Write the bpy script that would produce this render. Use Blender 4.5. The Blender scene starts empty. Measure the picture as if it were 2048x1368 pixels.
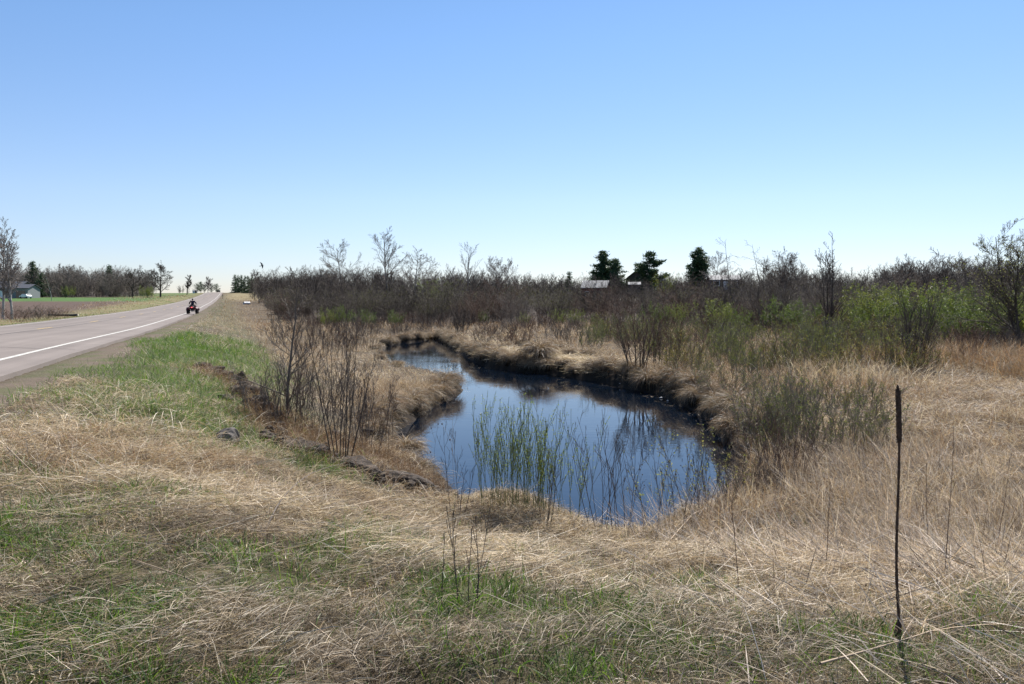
import bpy, bmesh, math, random
import numpy as np
from mathutils import Vector, Matrix

# ------------------------------------------------------------------ basics
C = bpy.context.scene.collection
F = 1593.0                                  # focal length in photo pixels (28 mm equivalent)
PITCH = -math.atan(84.0 / F)
EYE = 2.8                                   # eye height above the creek water (z = 0)
TA = -0.3534                                # the road runs away to the left: dX/dY
cp, sp = math.cos(PITCH), math.sin(PITCH)

def ss(a, b, x):
    t = np.clip((x - a) / (b - a), 0, 1)
    return t * t * (3 - 2 * t)

def _hash(ix, iy, seed):
    h = (ix.astype(np.int64) * 374761393 + iy.astype(np.int64) * 668265263 + seed * 974634777) & 0xFFFFFFFF
    h = ((h ^ (h >> 13)) * 1274126177) & 0xFFFFFFFF
    h = ((h ^ (h >> 16)) * 2246822519) & 0xFFFFFFFF
    return ((h ^ (h >> 15)) & 0xFFFFFF) / float(0xFFFFFF)

def vn(x, y, seed=0):
    x = np.asarray(x, float); y = np.asarray(y, float)
    ix = np.floor(x); iy = np.floor(y); fx = x - ix; fy = y - iy
    fx = fx * fx * (3 - 2 * fx); fy = fy * fy * (3 - 2 * fy)
    a = _hash(ix, iy, seed); b = _hash(ix + 1, iy, seed)
    c = _hash(ix, iy + 1, seed); d = _hash(ix + 1, iy + 1, seed)
    return (a * (1 - fx) + b * fx) * (1 - fy) + (c * (1 - fx) + d * fx) * fy

def fbm(x, y, seed=0, o=3):
    s = 0; a = .5; t = 0
    for k in range(o):
        s = s + a * vn(x * 2 ** k + 17.3 * k, y * 2 ** k - 9.1 * k, seed + k); t += a; a *= .5
    return s / t

def tag(o, label=None, cat=None, group=None, kind=None):
    if label: o['label'] = label
    if cat: o['category'] = cat
    if group: o['group'] = group
    if kind: o['kind'] = kind
    return o

def link(name, me, mat, parent=None):
    o = bpy.data.objects.new(name, me); C.objects.link(o)
    if mat is not None and not me.materials:
        for m in (mat if isinstance(mat, (list, tuple)) else [mat]): me.materials.append(m)
    if parent is not None: o.parent = parent
    return o

def empty(name, loc=(0, 0, 0), rz=0):
    o = bpy.data.objects.new(name, None); C.objects.link(o)
    o.location = loc; o.rotation_euler = (0, 0, rz); o.empty_display_size = .2
    return o

def copy_tree(o, loc=None, rz=None, sc=None, label=None, parent=None, group=None):
    c = o.copy(); C.objects.link(c)
    if parent is not None: c.parent = parent
    if loc is not None: c.location = loc
    if rz is not None: c.rotation_euler = (0, 0, rz)
    if sc is not None: c.scale = sc if isinstance(sc, tuple) else (sc, sc, sc)
    if label: c['label'] = label
    if group: c['group'] = group
    for ch in list(o.children): copy_tree(ch, parent=c)
    return c

def np_mesh(name, verts, quads=None, tris=None, col=None, smooth=False, uv=None, slot=None):
    me = bpy.data.meshes.new(name)
    verts = np.asarray(verts, np.float32)
    nq = 0 if quads is None else len(quads); nt = 0 if tris is None else len(tris)
    me.vertices.add(len(verts)); me.vertices.foreach_set('co', verts.ravel())
    parts = []
    if nq: parts.append(np.asarray(quads, np.int32).ravel())
    if nt: parts.append(np.asarray(tris, np.int32).ravel())
    li = np.concatenate(parts)
    me.loops.add(len(li)); me.loops.foreach_set('vertex_index', li)
    me.polygons.add(nq + nt)
    st = np.concatenate([np.arange(nq) * 4, nq * 4 + np.arange(nt) * 3]).astype(np.int32)
    me.polygons.foreach_set('loop_start', st)
    me.polygons.foreach_set('use_smooth', np.full(nq + nt, smooth, dtype=bool))
    if slot is not None: me.polygons.foreach_set('material_index', np.asarray(slot, np.int32))
    if col is not None:
        ca = me.color_attributes.new('Col', 'FLOAT_COLOR', 'POINT')
        c4 = np.ones((len(verts), 4), np.float32); c4[:, :3] = col
        ca.data.foreach_set('color', c4.ravel())
    if uv is not None:
        ul = me.uv_layers.new(name='UVMap')
        ul.data.foreach_set('uv', np.asarray(uv, np.float32)[li].ravel())
    me.update(calc_edges=True)
    return me

# ------------------------------------------------------------------ materials
def mat_new(name):
    m = bpy.data.materials.new(name); m.use_nodes = True
    nt = m.node_tree; nt.nodes.clear()
    out = nt.nodes.new('ShaderNodeOutputMaterial')
    return m, nt, out

def noise(nt, scale, detail=4, coord=None, rough=.6):
    n = nt.nodes.new('ShaderNodeTexNoise'); n.inputs['Scale'].default_value = scale
    n.inputs['Detail'].default_value = detail; n.inputs['Roughness'].default_value = rough
    if coord is not None: nt.links.new(coord, n.inputs['Vector'])
    return n

def simple(name, col, var=.35, scale=6, rough=.8, spec=.3, bump=0, metal=0, coat=0):
    m, nt, out = mat_new(name)
    p = nt.nodes.new('ShaderNodeBsdfPrincipled')
    tc = nt.nodes.new('ShaderNodeTexCoord')
    n = noise(nt, scale, 5, tc.outputs['Object'])
    r = nt.nodes.new('ShaderNodeValToRGB')
    r.color_ramp.elements[0].position = .3; r.color_ramp.elements[1].position = .7
    r.color_ramp.elements[0].color = [c * (1 - var) for c in col] + [1]
    r.color_ramp.elements[1].color = [min(1, c * (1 + var)) for c in col] + [1]
    nt.links.new(n.outputs['Fac'], r.inputs['Fac'])
    nt.links.new(r.outputs['Color'], p.inputs['Base Color'])
    p.inputs['Roughness'].default_value = rough; p.inputs['Specular IOR Level'].default_value = spec
    p.inputs['Metallic'].default_value = metal; p.inputs['Coat Weight'].default_value = coat
    if bump:
        b = nt.nodes.new('ShaderNodeBump'); b.inputs['Strength'].default_value = bump
        b.inputs['Distance'].default_value = .05
        nt.links.new(n.outputs['Fac'], b.inputs['Height']); nt.links.new(b.outputs['Normal'], p.inputs['Normal'])
    nt.links.new(p.outputs['BSDF'], out.inputs['Surface'])
    return m

def leafy(name, trans=.4, rough=.55, spec=.25, tgain=(1.1, 1.05, .8)):
    """blades and leaves: colour from the mesh, light passes through"""
    m, nt, out = mat_new(name)
    a = nt.nodes.new('ShaderNodeAttribute'); a.attribute_name = 'Col'
    p = nt.nodes.new('ShaderNodeBsdfPrincipled')
    p.inputs['Roughness'].default_value = rough; p.inputs['Specular IOR Level'].default_value = spec
    nt.links.new(a.outputs['Color'], p.inputs['Base Color'])
    t = nt.nodes.new('ShaderNodeBsdfTranslucent')
    mx = nt.nodes.new('ShaderNodeMix'); mx.data_type = 'RGBA'; mx.blend_type = 'MULTIPLY'
    mx.inputs[0].default_value = 1; mx.inputs[7].default_value = (*tgain, 1)
    nt.links.new(a.outputs['Color'], mx.inputs[6]); nt.links.new(mx.outputs[2], t.inputs['Color'])
    s = nt.nodes.new('ShaderNodeMixShader'); s.inputs[0].default_value = trans
    nt.links.new(p.outputs['BSDF'], s.inputs[1]); nt.links.new(t.outputs['BSDF'], s.inputs[2])
    nt.links.new(s.outputs['Shader'], out.inputs['Surface'])
    return m

M = {}
M['straw'] = leafy('dry_grass_blades', .29, .58, .25, (1.05, 1.03, .86))
M['green'] = leafy('green_grass_blades', .45, .5, .3, (1.1, 1.2, .5))
M['leaf'] = leafy('young_leaves', .5, .5, .3, (1.2, 1.25, .45))
M['needle'] = leafy('conifer_needles', .15, .6, .2)
M['bark'] = simple('dark_twig_bark', (.082, .066, .055), .3, 8, .85, .2)
M['bark_mid'] = simple('grey_brown_bark', (.135, .112, .095), .3, 8, .85, .2)
M['bark_red'] = simple('reddish_twig_bark', (.115, .072, .052), .3, 8, .8, .2)
M['bark_far'] = simple('hazed_far_twigs', (.165, .142, .122), .3, 5, .9, .2)  # slight distance haze painted into the bark colour of the far woods
M['bark_grey'] = simple('grey_bark', (.20, .175, .16), .3, 5, .9, .2)
M['bark_pale'] = simple('pale_aspen_bark', (.42, .39, .35), .35, 3, .8, .3)
M['stem_green'] = simple('green_stem', (.13, .155, .055), .3, 9, .6, .3)
M['stem_dry'] = simple('dry_stem', (.33, .25, .17), .3, 9, .7, .3)
M['mullein'] = simple('dark_dead_mullein', (.105, .066, .048), .5, 60, .9, .15, .6)
M['rock'] = simple('grey_rock', (.105, .092, .083), .45, 5, .9, .3, .8)
M['rock_dark'] = simple('dark_weathered_slab', (.066, .052, .042), .6, 9, .95, .2, 1.0)
M['pale_stone'] = simple('pale_stone', (.55, .52, .50), .3, 9, .6, .5, .4)
M['peat'] = simple('dark_peat', (.035, .026, .019), .4, 9, .95, .15, .8)
M['line_white'] = simple('white_road_paint', (.43, .41, .37), .5, 14, .7, .3)
M['line_yellow'] = simple('yellow_road_paint', (.40, .28, .10), .4, 9, .7, .3)
M['red_paint'] = simple('red_quad_plastic', (.13, .005, .008), .1, 3, .4, .4)
M['dark_red'] = simple('dark_red_fender', (.05, .004, .007), .1, 3, .5, .3)
M['black_plastic'] = simple('black_plastic', (.018, .017, .018), .2, 5, .6, .4)
M['rubber'] = simple('tyre_rubber', (.016, .015, .015), .3, 30, .9, .2, .4)
M['steel'] = simple('dark_steel', (.12, .12, .125), .2, 20, .4, .5, 0, .8)
M['seat'] = simple('black_vinyl', (.02, .019, .02), .2, 8, .5, .4)
M['jacket'] = simple('dark_navy_jacket', (.020, .022, .038), .3, 9, .9, .2)
M['trousers'] = simple('dark_trousers', (.022, .021, .024), .3, 9, .9, .2)
M['skin'] = simple('skin', (.48, .30, .22), .1, 5, .6, .3)
M['hair'] = simple('dark_hair', (.02, .014, .011), .3, 30, .7, .3)
M['wall_blue'] = simple('pale_blue_siding', (.19, .205, .21), .08, 3, .7, .3)
M['roof_dark'] = simple('dark_shingles', (.06, .065, .08), .25, 8, .9, .2)
M['barn_red'] = simple('red_barn_boards', (.16, .045, .038), .25, 2, .85, .2)
M['roof_metal'] = simple('pale_metal_roof', (.155, .155, .165), .25, 1, .75, .3)
M['wall_brown'] = simple('brown_siding', (.13, .10, .085), .2, 2, .85, .2)
M['white_paint'] = simple('white_paint', (.80, .80, .80), .05, 3, .5, .4)
M['glass'] = simple('dark_window_glass', (.02, .025, .03), .1, 3, .08, .6)
M['bird'] = simple('dark_plumage', (.018, .022, .035), .2, 20, .7, .3)
M['wood'] = simple('weathered_wood', (.10, .085, .072), .4, 8, .9, .2)
M['wood_pale'] = simple('pale_cut_wood', (.60, .52, .42), .15, 8, .8, .2)

m, nt, out = mat_new('lit_tail_lamp')
p = nt.nodes.new('ShaderNodeBsdfPrincipled'); p.inputs['Base Color'].default_value = (.7, .03, .04, 1)
p.inputs['Emission Color'].default_value = (1, .12, .14, 1); p.inputs['Emission Strength'].default_value = 1.6
nt.links.new(p.outputs['BSDF'], out.inputs['Surface']); M['tail_lamp'] = m

# ground: colour zones from the mesh, broken up by procedural noise
m, nt, out = mat_new('ground_soil')
a = nt.nodes.new('ShaderNodeAttribute'); a.attribute_name = 'Col'
tc = nt.nodes.new('ShaderNodeTexCoord')
n1 = noise(nt, 1.3, 8, tc.outputs['Object'], .7); n2 = noise(nt, 26, 5, tc.outputs['Object'], .7)
ad = nt.nodes.new('ShaderNodeMath'); ad.operation = 'ADD'
nt.links.new(n1.outputs['Fac'], ad.inputs[0]); nt.links.new(n2.outputs['Fac'], ad.inputs[1])
mr = nt.nodes.new('ShaderNodeMapRange'); mr.inputs[1].default_value = .6; mr.inputs[2].default_value = 1.4
mr.inputs[3].default_value = .62; mr.inputs[4].default_value = 1.38
nt.links.new(ad.outputs[0], mr.inputs[0])
mx = nt.nodes.new('ShaderNodeVectorMath'); mx.operation = 'SCALE'
nt.links.new(a.outputs['Color'], mx.inputs[0]); nt.links.new(mr.outputs[0], mx.inputs['Scale'])
p = nt.nodes.new('ShaderNodeBsdfPrincipled'); p.inputs['Roughness'].default_value = .95
p.inputs['Specular IOR Level'].default_value = .15
nt.links.new(mx.outputs[0], p.inputs['Base Color'])
b = nt.nodes.new('ShaderNodeBump'); b.inputs['Strength'].default_value = .7; b.inputs['Distance'].default_value = .04
nt.links.new(ad.outputs[0], b.inputs['Height']); nt.links.new(b.outputs['Normal'], p.inputs['Normal'])
nt.links.new(p.outputs['BSDF'], out.inputs['Surface']); M['ground'] = m

# asphalt: UV holds metres across and along the road
m, nt, out = mat_new('worn_asphalt')
uvn = nt.nodes.new('ShaderNodeUVMap'); uvn.uv_map = 'UVMap'
tc = nt.nodes.new('ShaderNodeTexCoord')
n1 = noise(nt, .35, 6, tc.outputs['Object'], .65); n2 = noise(nt, 45, 4, tc.outputs['Object'], .8)
mp = nt.nodes.new('ShaderNodeMapping'); mp.inputs['Scale'].default_value = (1.1, .02, 1)
nt.links.new(uvn.outputs['UV'], mp.inputs['Vector'])
n3 = noise(nt, 1.4, 4, mp.outputs['Vector'], .6)          # wheel tracks
r = nt.nodes.new('ShaderNodeMath'); r.operation = 'ADD'; nt.links.new(n1.outputs['Fac'], r.inputs[0]); nt.links.new(n3.outputs['Fac'], r.inputs[1])
r2 = nt.nodes.new('ShaderNodeMath'); r2.operation = 'MULTIPLY_ADD'; r2.inputs[1].default_value = .7
nt.links.new(n2.outputs['Fac'], r2.inputs[0]); nt.links.new(r.outputs[0], r2.inputs[2])
cr = nt.nodes.new('ShaderNodeValToRGB'); cr.color_ramp.elements[0].position = .0; cr.color_ramp.elements[1].position = 1
cr.color_ramp.elements[0].color = (.112, .091, .079, 1); cr.color_ramp.elements[1].color = (.222, .186, .164, 1)
mr = nt.nodes.new('ShaderNodeMapRange'); mr.inputs[1].default_value = .9; mr.inputs[2].default_value = 1.8
nt.links.new(r2.outputs[0], mr.inputs[0]); nt.links.new(mr.outputs[0], cr.inputs['Fac'])
p = nt.nodes.new('ShaderNodeBsdfPrincipled'); p.inputs['Roughness'].default_value = .85
p.inputs['Specular IOR Level'].default_value = .3
nt.links.new(cr.outputs['Color'], p.inputs['Base Color'])
b = nt.nodes.new('ShaderNodeBump'); b.inputs['Strength'].default_value = .3; b.inputs['Distance'].default_value = .01
nt.links.new(n2.outputs['Fac'], b.inputs['Height']); nt.links.new(b.outputs['Normal'], p.inputs['Normal'])
nt.links.new(p.outputs['BSDF'], out.inputs['Surface']); M['asphalt'] = m
M['tar'] = simple('tar_seal', (.065, .058, .056), .3, 4, .8, .3)

# creek water: dark body with blue painted in to deepen the sky reflection, clear mirror surface with faint ripples
m, nt, out = mat_new('creek_water')
tc = nt.nodes.new('ShaderNodeTexCoord')
mp = nt.nodes.new('ShaderNodeMapping'); mp.inputs['Scale'].default_value = (1, 1.8, 1)
nt.links.new(tc.outputs['Object'], mp.inputs['Vector'])
n1 = noise(nt, 3.2, 3, mp.outputs['Vector'], .5); n2 = noise(nt, .35, 2, tc.outputs['Object'], .5)
mu = nt.nodes.new('ShaderNodeMath'); mu.operation = 'MULTIPLY'
mr = nt.nodes.new('ShaderNodeMapRange'); mr.inputs[1].default_value = .4; mr.inputs[2].default_value = .7
nt.links.new(n2.outputs['Fac'], mr.inputs[0])
nt.links.new(n1.outputs['Fac'], mu.inputs[0]); nt.links.new(mr.outputs[0], mu.inputs[1])
b = nt.nodes.new('ShaderNodeBump'); b.inputs['Strength'].default_value = .16; b.inputs['Distance'].default_value = .03
nt.links.new(mu.outputs[0], b.inputs['Height'])
p = nt.nodes.new('ShaderNodeBsdfPrincipled'); p.inputs['Base Color'].default_value = (.003, .006, .012, 1)
p.inputs['Roughness'].default_value = .015; p.inputs['IOR'].default_value = 1.333
nt.links.new(b.outputs['Normal'], p.inputs['Normal'])
nt.links.new(p.outputs['BSDF'], out.inputs['Surface']); M['water'] = m
WATER_P = p

# ------------------------------------------------------------------ terrain
def ray(px, py):
    u = (px - 1024) / F; v = (684 - py) / F
    return np.array([u, cp - v * sp, sp + v * cp])

def at_z(px, py, z):
    d = ray(px, py); t = (z - EYE) / d[2]
    return np.array([d[0] * t, d[1] * t])

WPIX = [(884, 681), (905, 697), (922, 709), (948, 723), (980, 736), (1027, 742), (1065, 746), (1097, 748), (1140, 755),
        (1205, 765), (1255, 777), (1319, 790), (1357, 809), (1390, 821), (1411, 834), (1436, 862), (1452, 880), (1474, 900),
        (1483, 941), (1480, 969), (1462, 996), (1433, 1012), (1395, 1028), (1341, 1040), (1310, 1056), (1242, 1068),
        (1200, 1062), (1166, 1046), (1119, 1028), (1085, 1018), (1020, 1006), (968, 1009), (914, 1015), (905, 995), (898, 972),
        (880, 958), (850, 946), (818, 932), (779, 912), (772, 884), (800, 858), (826, 842), (858, 820), (886, 804), (915, 791),
        (926, 782), (922, 770), (905, 760), (880, 752), (845, 744), (800, 736), (772, 724), (762, 706), (774, 692), (800, 687), (845, 682), (865, 676)]
WP = np.array([at_z(x, y, 0) for x, y in WPIX])

def sdf(x, y, P=None):
    """signed distance to the creek outline, negative in the water"""
    P = WP if P is None else P
    x = np.asarray(x, float); y = np.asarray(y, float)
    d2 = np.full(x.shape, 1e18); ins = np.zeros(x.shape, bool)
    A = P; B = np.roll(P, -1, 0)
    for (ax, ay), (bx, by) in zip(A, B):
        ex, ey = bx - ax, by - ay; wx, wy = x - ax, y - ay
        t = np.clip((wx * ex + wy * ey) / (ex * ex + ey * ey + 1e-12), 0, 1)
        d2 = np.minimum(d2, (wx - ex * t) ** 2 + (wy - ey * t) ** 2)
        c = ((ay > y) != (by > y)) & (x < (bx - ax) * (y - ay) / (by - ay + 1e-12) + ax)
        ins ^= c
    return np.where(ins, -1, 1) * np.sqrt(d2)

_RY = [-200, 16, 40, 80, 117, 188, 260, 342, 400, 430, 460, 520, 700, 1500]
_RZ = [1.6, 1.6, 1.38, 1.38, 1.55, 2.25, 3.35, 5.0, 6.45, 6.85, 6.85, 5.8, 1.0, -2]
_yy = np.linspace(-200, 1500, 3401)
_zz = np.interp(_yy, _RY, _RZ)
_k = np.hanning(61); _k /= _k.sum()
_zz = np.convolve(np.pad(_zz, 30, mode='edge'), _k, 'valid')
def road_z(Y): return np.interp(Y, _yy, _zz)
def west_z(Y): return np.interp(Y, [-200, 50, 85, 120, 170, 215, 300, 425, 470, 700, 1500], [.9, 1.0, 1.05, 1.7, 2.55, 3.3, 4.3, 6.5, 6.3, 2, -2])
S_R, S_L = -3.65, -12.6                     # paved edges, measured across from the camera line

def terrain(X, Y, sd=None, detail=True):
    X = np.asarray(X, float); Y = np.asarray(Y, float)
    s = X - TA * Y
    if sd is None: sd = sdf(X, Y)
    rz = road_z(Y)
    plain = .5 + 2.3 * ss(90, 280, Y) + .18 * ss(6, 14, X) * (1 - ss(40, 60, Y)) + 3.9 * ss(250, 420, Y) * (1 - ss(25, 120, s)) - 6 * ss(480, 800, Y)
    cx = np.interp(Y, [14, 20, 26, 32, 40, 50, 58], [0, 1, .5, -1.5, -2.8, -5, -6]); bank = (1 - ss(2.5, 7, sd)) * ss(15, 19, Y) * (1 - ss(62, 80, Y))
    plain = plain - bank * np.where(X < cx, .30, .16 * ss(34, 42, Y))
    fg = np.interp(Y, [-30, 3, 5, 7, 8.6, 9.5, 14], [1.3, 1.13, .85, .42, .06, .02, .02]) + .33 * ss(2.8, 5.5, X) * ss(6.5, 9, Y) + .45 * ss(-.8, -3.5, X) * ss(6.5, 9, Y)
    plain = np.maximum(plain * ss(7, 13, Y) + fg * (1 - ss(7, 13, Y)), fg * (1 - ss(10, 14, Y)))
    shoulder = rz - .06 - .05 * ss(-3.6, -2.2, s)
    fall = ss(-2.3, 3.4, s)
    z = shoulder * (1 - fall) + np.minimum(plain, shoulder + 2.0) * fall
    z = np.where(s > 20, plain * ss(20, 40, s) + z * (1 - ss(20, 40, s)), z)
    w = west_z(Y)
    zw = (rz - .08) * (1 - ss(-12.8, -17, s)) + w * ss(-12.8, -17, s)
    z = np.where(s < -8, zw, z)
    inroad = ss(S_L - .05, S_L + .15, s) * (1 - ss(S_R - .15, S_R + .05, s))
    z = z - .18 * inroad
    if detail:
        near = 1 - ss(60, 160, Y)
        near = near * (1 - .75 * np.exp(-((X - 1.2) / 2.2) ** 2 - ((Y - 8.8) / 1.2) ** 2))
        off = (1 - inroad) * ss(-2.6, -1.5, s) + ss(-14, -16, s)
        z = z + off * near * (.20 * (fbm(X / 1.7, Y / 1.7, 3) - .5) + (.06 + .10 * (1 - ss(12, 20, Y))) * (fbm(X / .5, Y / .5, 5, 2) - .5))
        z = z + off * .12 * (fbm(X / 9, Y / 9, 8) - .5)
    rag = fbm(X / .9, Y / .9, 14)
    z = z + .34 * (rag - .5) * np.exp(-np.maximum(sd, 0) / 1.0) * ss(11, 14, Y)
    bw = .16 + .75 * ss(.3, .7, fbm(X / .7, Y / .7, 15)) + .9 * np.exp(-((X + 2.2) ** 2 + (Y - 12) ** 2) / 8) + .5 * (1 - ss(9, 12, Y))
    k = np.clip(sd / bw, 0, 1); k = np.sqrt(np.clip(1 - (1 - k) ** 2, 0, 1)) * .75 + k * .25
    z = np.where(sd > 0, np.where(sd < bw, -.03 + (z + .03) * k, z), -.03 - .6 * ss(0, .9, -sd))
    return z

def tz(x, y): return float(terrain(np.array([x]), np.array([y]))[0])

def hit(px, py):
    """where the sight line through a photo pixel meets the ground"""
    d = ray(px, py)
    t = np.concatenate([np.linspace(2, 40, 1500), np.geomspace(40, 600, 1500)])
    X = d[0] * t; Y = d[1] * t; Z = EYE + d[2] * t
    g = np.maximum(terrain(X, Y), 0)
    i = np.argmax(Z < g)
    return (float(X[i]), float(Y[i]), float(g[i]))

def far(px, Y, top=None):
    """ground point on the bearing of a photo column at depth Y, and the height that reaches row top"""
    x = (px - 1024) / F * Y * 1.0
    z = tz(x, Y)
    if top is None: return (x, Y, z)
    d = ray(px, top); t = Y / d[1]
    return (x, Y, z), EYE + d[2] * t - z

LINE = np.array([hit(x, y)[:2] for x, y in [(398, 735), (470, 772), (535, 845), (560, 890), (660, 925), (760, 962), (890, 992)]])
def linedist(x, y):
    """distance to the washed-out edge of the embankment; positive side value tells the creek side"""
    x = np.asarray(x, float); y = np.asarray(y, float); best = np.full(x.shape, 1e9); side = np.zeros(x.shape)
    for (ax, ay), (bx, by) in zip(LINE[:-1], LINE[1:]):
        ex, ey = bx - ax, by - ay; t = np.clip(((x - ax) * ex + (y - ay) * ey) / (ex * ex + ey * ey), 0, 1)
        d = np.hypot(x - ax - ex * t, y - ay - ey * t); sgn = ex * (y - ay) - ey * (x - ax)
        side = np.where(d < best, np.sign(sgn), side); best = np.minimum(best, d)
    return best, side
# ground sheet
def warp(n, a, k, c):
    u = np.linspace(-1, 1, n); return c + a * np.sinh(k * u)
gx = warp(620, 5.5, 5.9, -1); gy = warp(620, 5.5, 5.9, 9)
gy = gy[gy > -60]
GX, GY = np.meshgrid(gx, gy)
fx, fy = GX.ravel(), GY.ravel()
SD = sdf(fx, fy)
Z = terrain(fx, fy, SD)
S = fx - TA * fy

def lerp(a, b, t): return a + (np.asarray(b) - a) * t[:, None]
col = np.tile(np.array([.105, .078, .050]), (len(fx), 1))
nz = fbm(fx / 2.5, fy / 2.5, 21)
col = lerp(col, (.070, .052, .034), ss(.45, .65, nz))  # darker patches painted in for shaded gaps under the straw
ld_, ls_ = linedist(fx, fy)
col = lerp(col, (.050, .038, .030), np.maximum(1 - ss(.25, .6, ld_), (ls_ > 0) * (1 - ss(.9, 2.2, ld_))))
col = lerp(col, (.062, .047, .038), ss(62, 90, fy) * ss(5, 14, S))
def green_amount(x, y):
    s = x - TA * y
    g = ss(-2.9, -1.6, s) * (1 - ss(.3, 2.2, s)) * ss(7.5, 10, y) * ss(.30, .52, fbm(x / 1.6, y / 1.6, 31)) * (1 - ss(30, 60, y) * .6)
    g = np.maximum(g, .72 * ss(.48, .66, .65 * fbm(x / .9, y / .9, 33) + .35 * fbm(x / .3, y / .3, 34)) * (1 - ss(8, 10, y)) * (1 - .55 * ss(5.5, 7.5, y)))
    g = g * .86
    for bx, by, r, k in GREEN_BLOBS:
        g = np.maximum(g, k * np.exp(-(((x - bx) / r) ** 2 + ((y - by) / (r * 1.3)) ** 2)))
    return g
GREEN_BLOBS = []
for px_, py_, r_, k_ in [(60, 1310, .42, 1), (300, 1230, .3, .9), (230, 1300, .3, .8), (900, 1220, .38, 1), (700, 1130, .3, .6), (1230, 1230, .35, .8), (1950, 1220, .4, .8),
                         (1300, 1290, .4, .7), (1700, 1300, .4, .7), (620, 930, .55, 1), (350, 820, 1.0, 1), (300, 760, 1.4, 1),
                         (180, 790, .9, .8), (360, 690, 2.0, 1), (510, 740, 1.2, .8), (1000, 1180, .3, .7), (560, 1180, .3, .6), (60, 1100, .5, .6), (1520, 1110, .4, .6), (1420, 1200, .4, .6)]:
    q = hit(px_, py_); GREEN_BLOBS.append((q[0], q[1], r_, k_))
ga = green_amount(fx, fy)
col = lerp(col, (.075, .095, .032), ga * .8)
gr = ss(-4.2, -3.4, S) * (1 - ss(-2.7, -1.9, S + .8 * (fbm(fx / 1.2, fy / 1.2, 41) - .5)))
col = lerp(col, (.125, .096, .072), gr)
col = lerp(col, (.075, .085, .032), gr * ss(.52, .66, fbm(fx / .8, fy / 2.2, 43)) * .7)
# west side: verge, ploughed field, lawn, wood floor
wv = ss(-12.4, -12.9, S)
wc = np.tile(np.array([.17, .14, .075]), (len(fx), 1))
wc = lerp(wc, (.095, .115, .035), ss(.45, .6, fbm(fx / 5, fy / 3, 51)) * .8)
fld = ss(-17, -22, S + 2 * (fbm(fx / 8, fy / 8, 52) - .5)) * (1 - ss(166, 170, fy)) * ss(60, 75, fy)
wc = lerp(wc, (.085, .058, .045), fld)
wc = lerp(wc, (.062, .115, .03), ss(167, 171, fy) * (1 - ss(232, 245, fy)) * ss(-16, -20, S))
wc = lerp(wc, (.062, .115, .03), ss(250, 300, fy) * (1 - ss(-22, -15, S)) * ss(.3, .6, fbm(fx / 20, fy / 20, 55)))
wc = lerp(wc, (.06, .048, .038), ss(236, 250, fy) * ss(-30, -45, S))
col = col * (1 - wv[:, None]) + wc * wv[:, None]
far_e = ss(200, 300, fy) * ss(-2.5, 0, S) * (1 - ss(20, 40, S))
col = lerp(col, (.19, .155, .085), far_e)
col = lerp(col, (.030, .022, .016), 1 - ss(.10, .40, SD))        # wet peat at the water's edge
ny, nx = GX.shape
idx = np.arange(ny * nx).reshape(ny, nx)
quads = np.stack([idx[:-1, :-1], idx[:-1, 1:], idx[1:, 1:], idx[1:, :-1]], -1).reshape(-1, 4)
g = link('ground', np_mesh('ground', np.stack([fx, fy, Z], 1), quads, col=col, smooth=True), M['ground'])
tag(g, kind='structure')

# water sheet a little wider than the channel so that it meets the banks
wc_ = WP.mean(0)
bm = bmesh.new()
NRM = []
for i in range(len(WP)):
    a_, b_ = WP[i - 1], WP[(i + 1) % len(WP)]; t_ = b_ - a_; n_ = np.array([t_[1], -t_[0]]); n_ /= np.linalg.norm(n_)
    NRM.append(n_)
if sdf(np.array([WP[5][0] + NRM[5][0] * .05]), np.array([WP[5][1] + NRM[5][1] * .05]))[0] < 0: NRM = [-n for n in NRM]
vs = [bm.verts.new((WP[i][0] + NRM[i][0] * .25, WP[i][1] + NRM[i][1] * .25, 0)) for i in range(len(WP))]
f = bm.faces.new(vs); f.normal_update()
if f.normal.z < 0: f.normal_flip()
bmesh.ops.triangulate(bm, faces=[f])
me = bpy.data.meshes.new('creek_water'); bm.to_mesh(me); bm.free()
tag(link('water', me, M['water']), kind='structure')

# road sheet
ry = np.concatenate([np.arange(-40, 120, 2.0), np.arange(120, 720, 6.0)])
rs = np.array([S_L - .02, S_L, -11.8, -10, -8.2, -6.4, -4.6, S_R, S_R + .02])
crown = np.array([-.2, 0, .03, .09, .13, .09, .03, 0, -.2])
def strip(s0, s1, ya, yb, lift, step=None):
    if step is None: yv = np.array([y for y in np.unique(np.concatenate([[ya, yb], ry])) if ya <= y <= yb])
    else: yv = np.arange(ya, yb + 1e-6, step)
    sv = np.array([s0, s1]); SSg, YYg = np.meshgrid(sv, yv)
    zc = np.interp(SSg, rs[1:-1], crown[1:-1])
    v = np.stack([SSg + TA * YYg, YYg, road_z(YYg) + zc + lift], -1).reshape(-1, 3)
    ii = np.arange(len(v)).reshape(len(yv), 2)
    q = np.stack([ii[:-1, 0], ii[:-1, 1], ii[1:, 1], ii[1:, 0]], -1)
    return v, q
SSg, YYg = np.meshgrid(rs, ry)
zc = np.tile(crown, (len(ry), 1))
wob = .12 * (fbm(YYg / 1.3, SSg * 0 + 3, 61) - .5) * (np.abs(SSg + 8.1) > 4.2)
v = np.stack([SSg + wob + TA * YYg, YYg, road_z(YYg) + zc], -1).reshape(-1, 3)
ii = np.arange(len(v)).reshape(len(ry), len(rs))
q = np.stack([ii[:-1, :-1], ii[:-1, 1:], ii[1:, 1:], ii[1:, :-1]], -1).reshape(-1, 4)
road = link('road', np_mesh('road', v, q, uv=np.stack([SSg, YYg], -1).reshape(-1, 2)), M['asphalt'])
tag(road, kind='structure')
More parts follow.
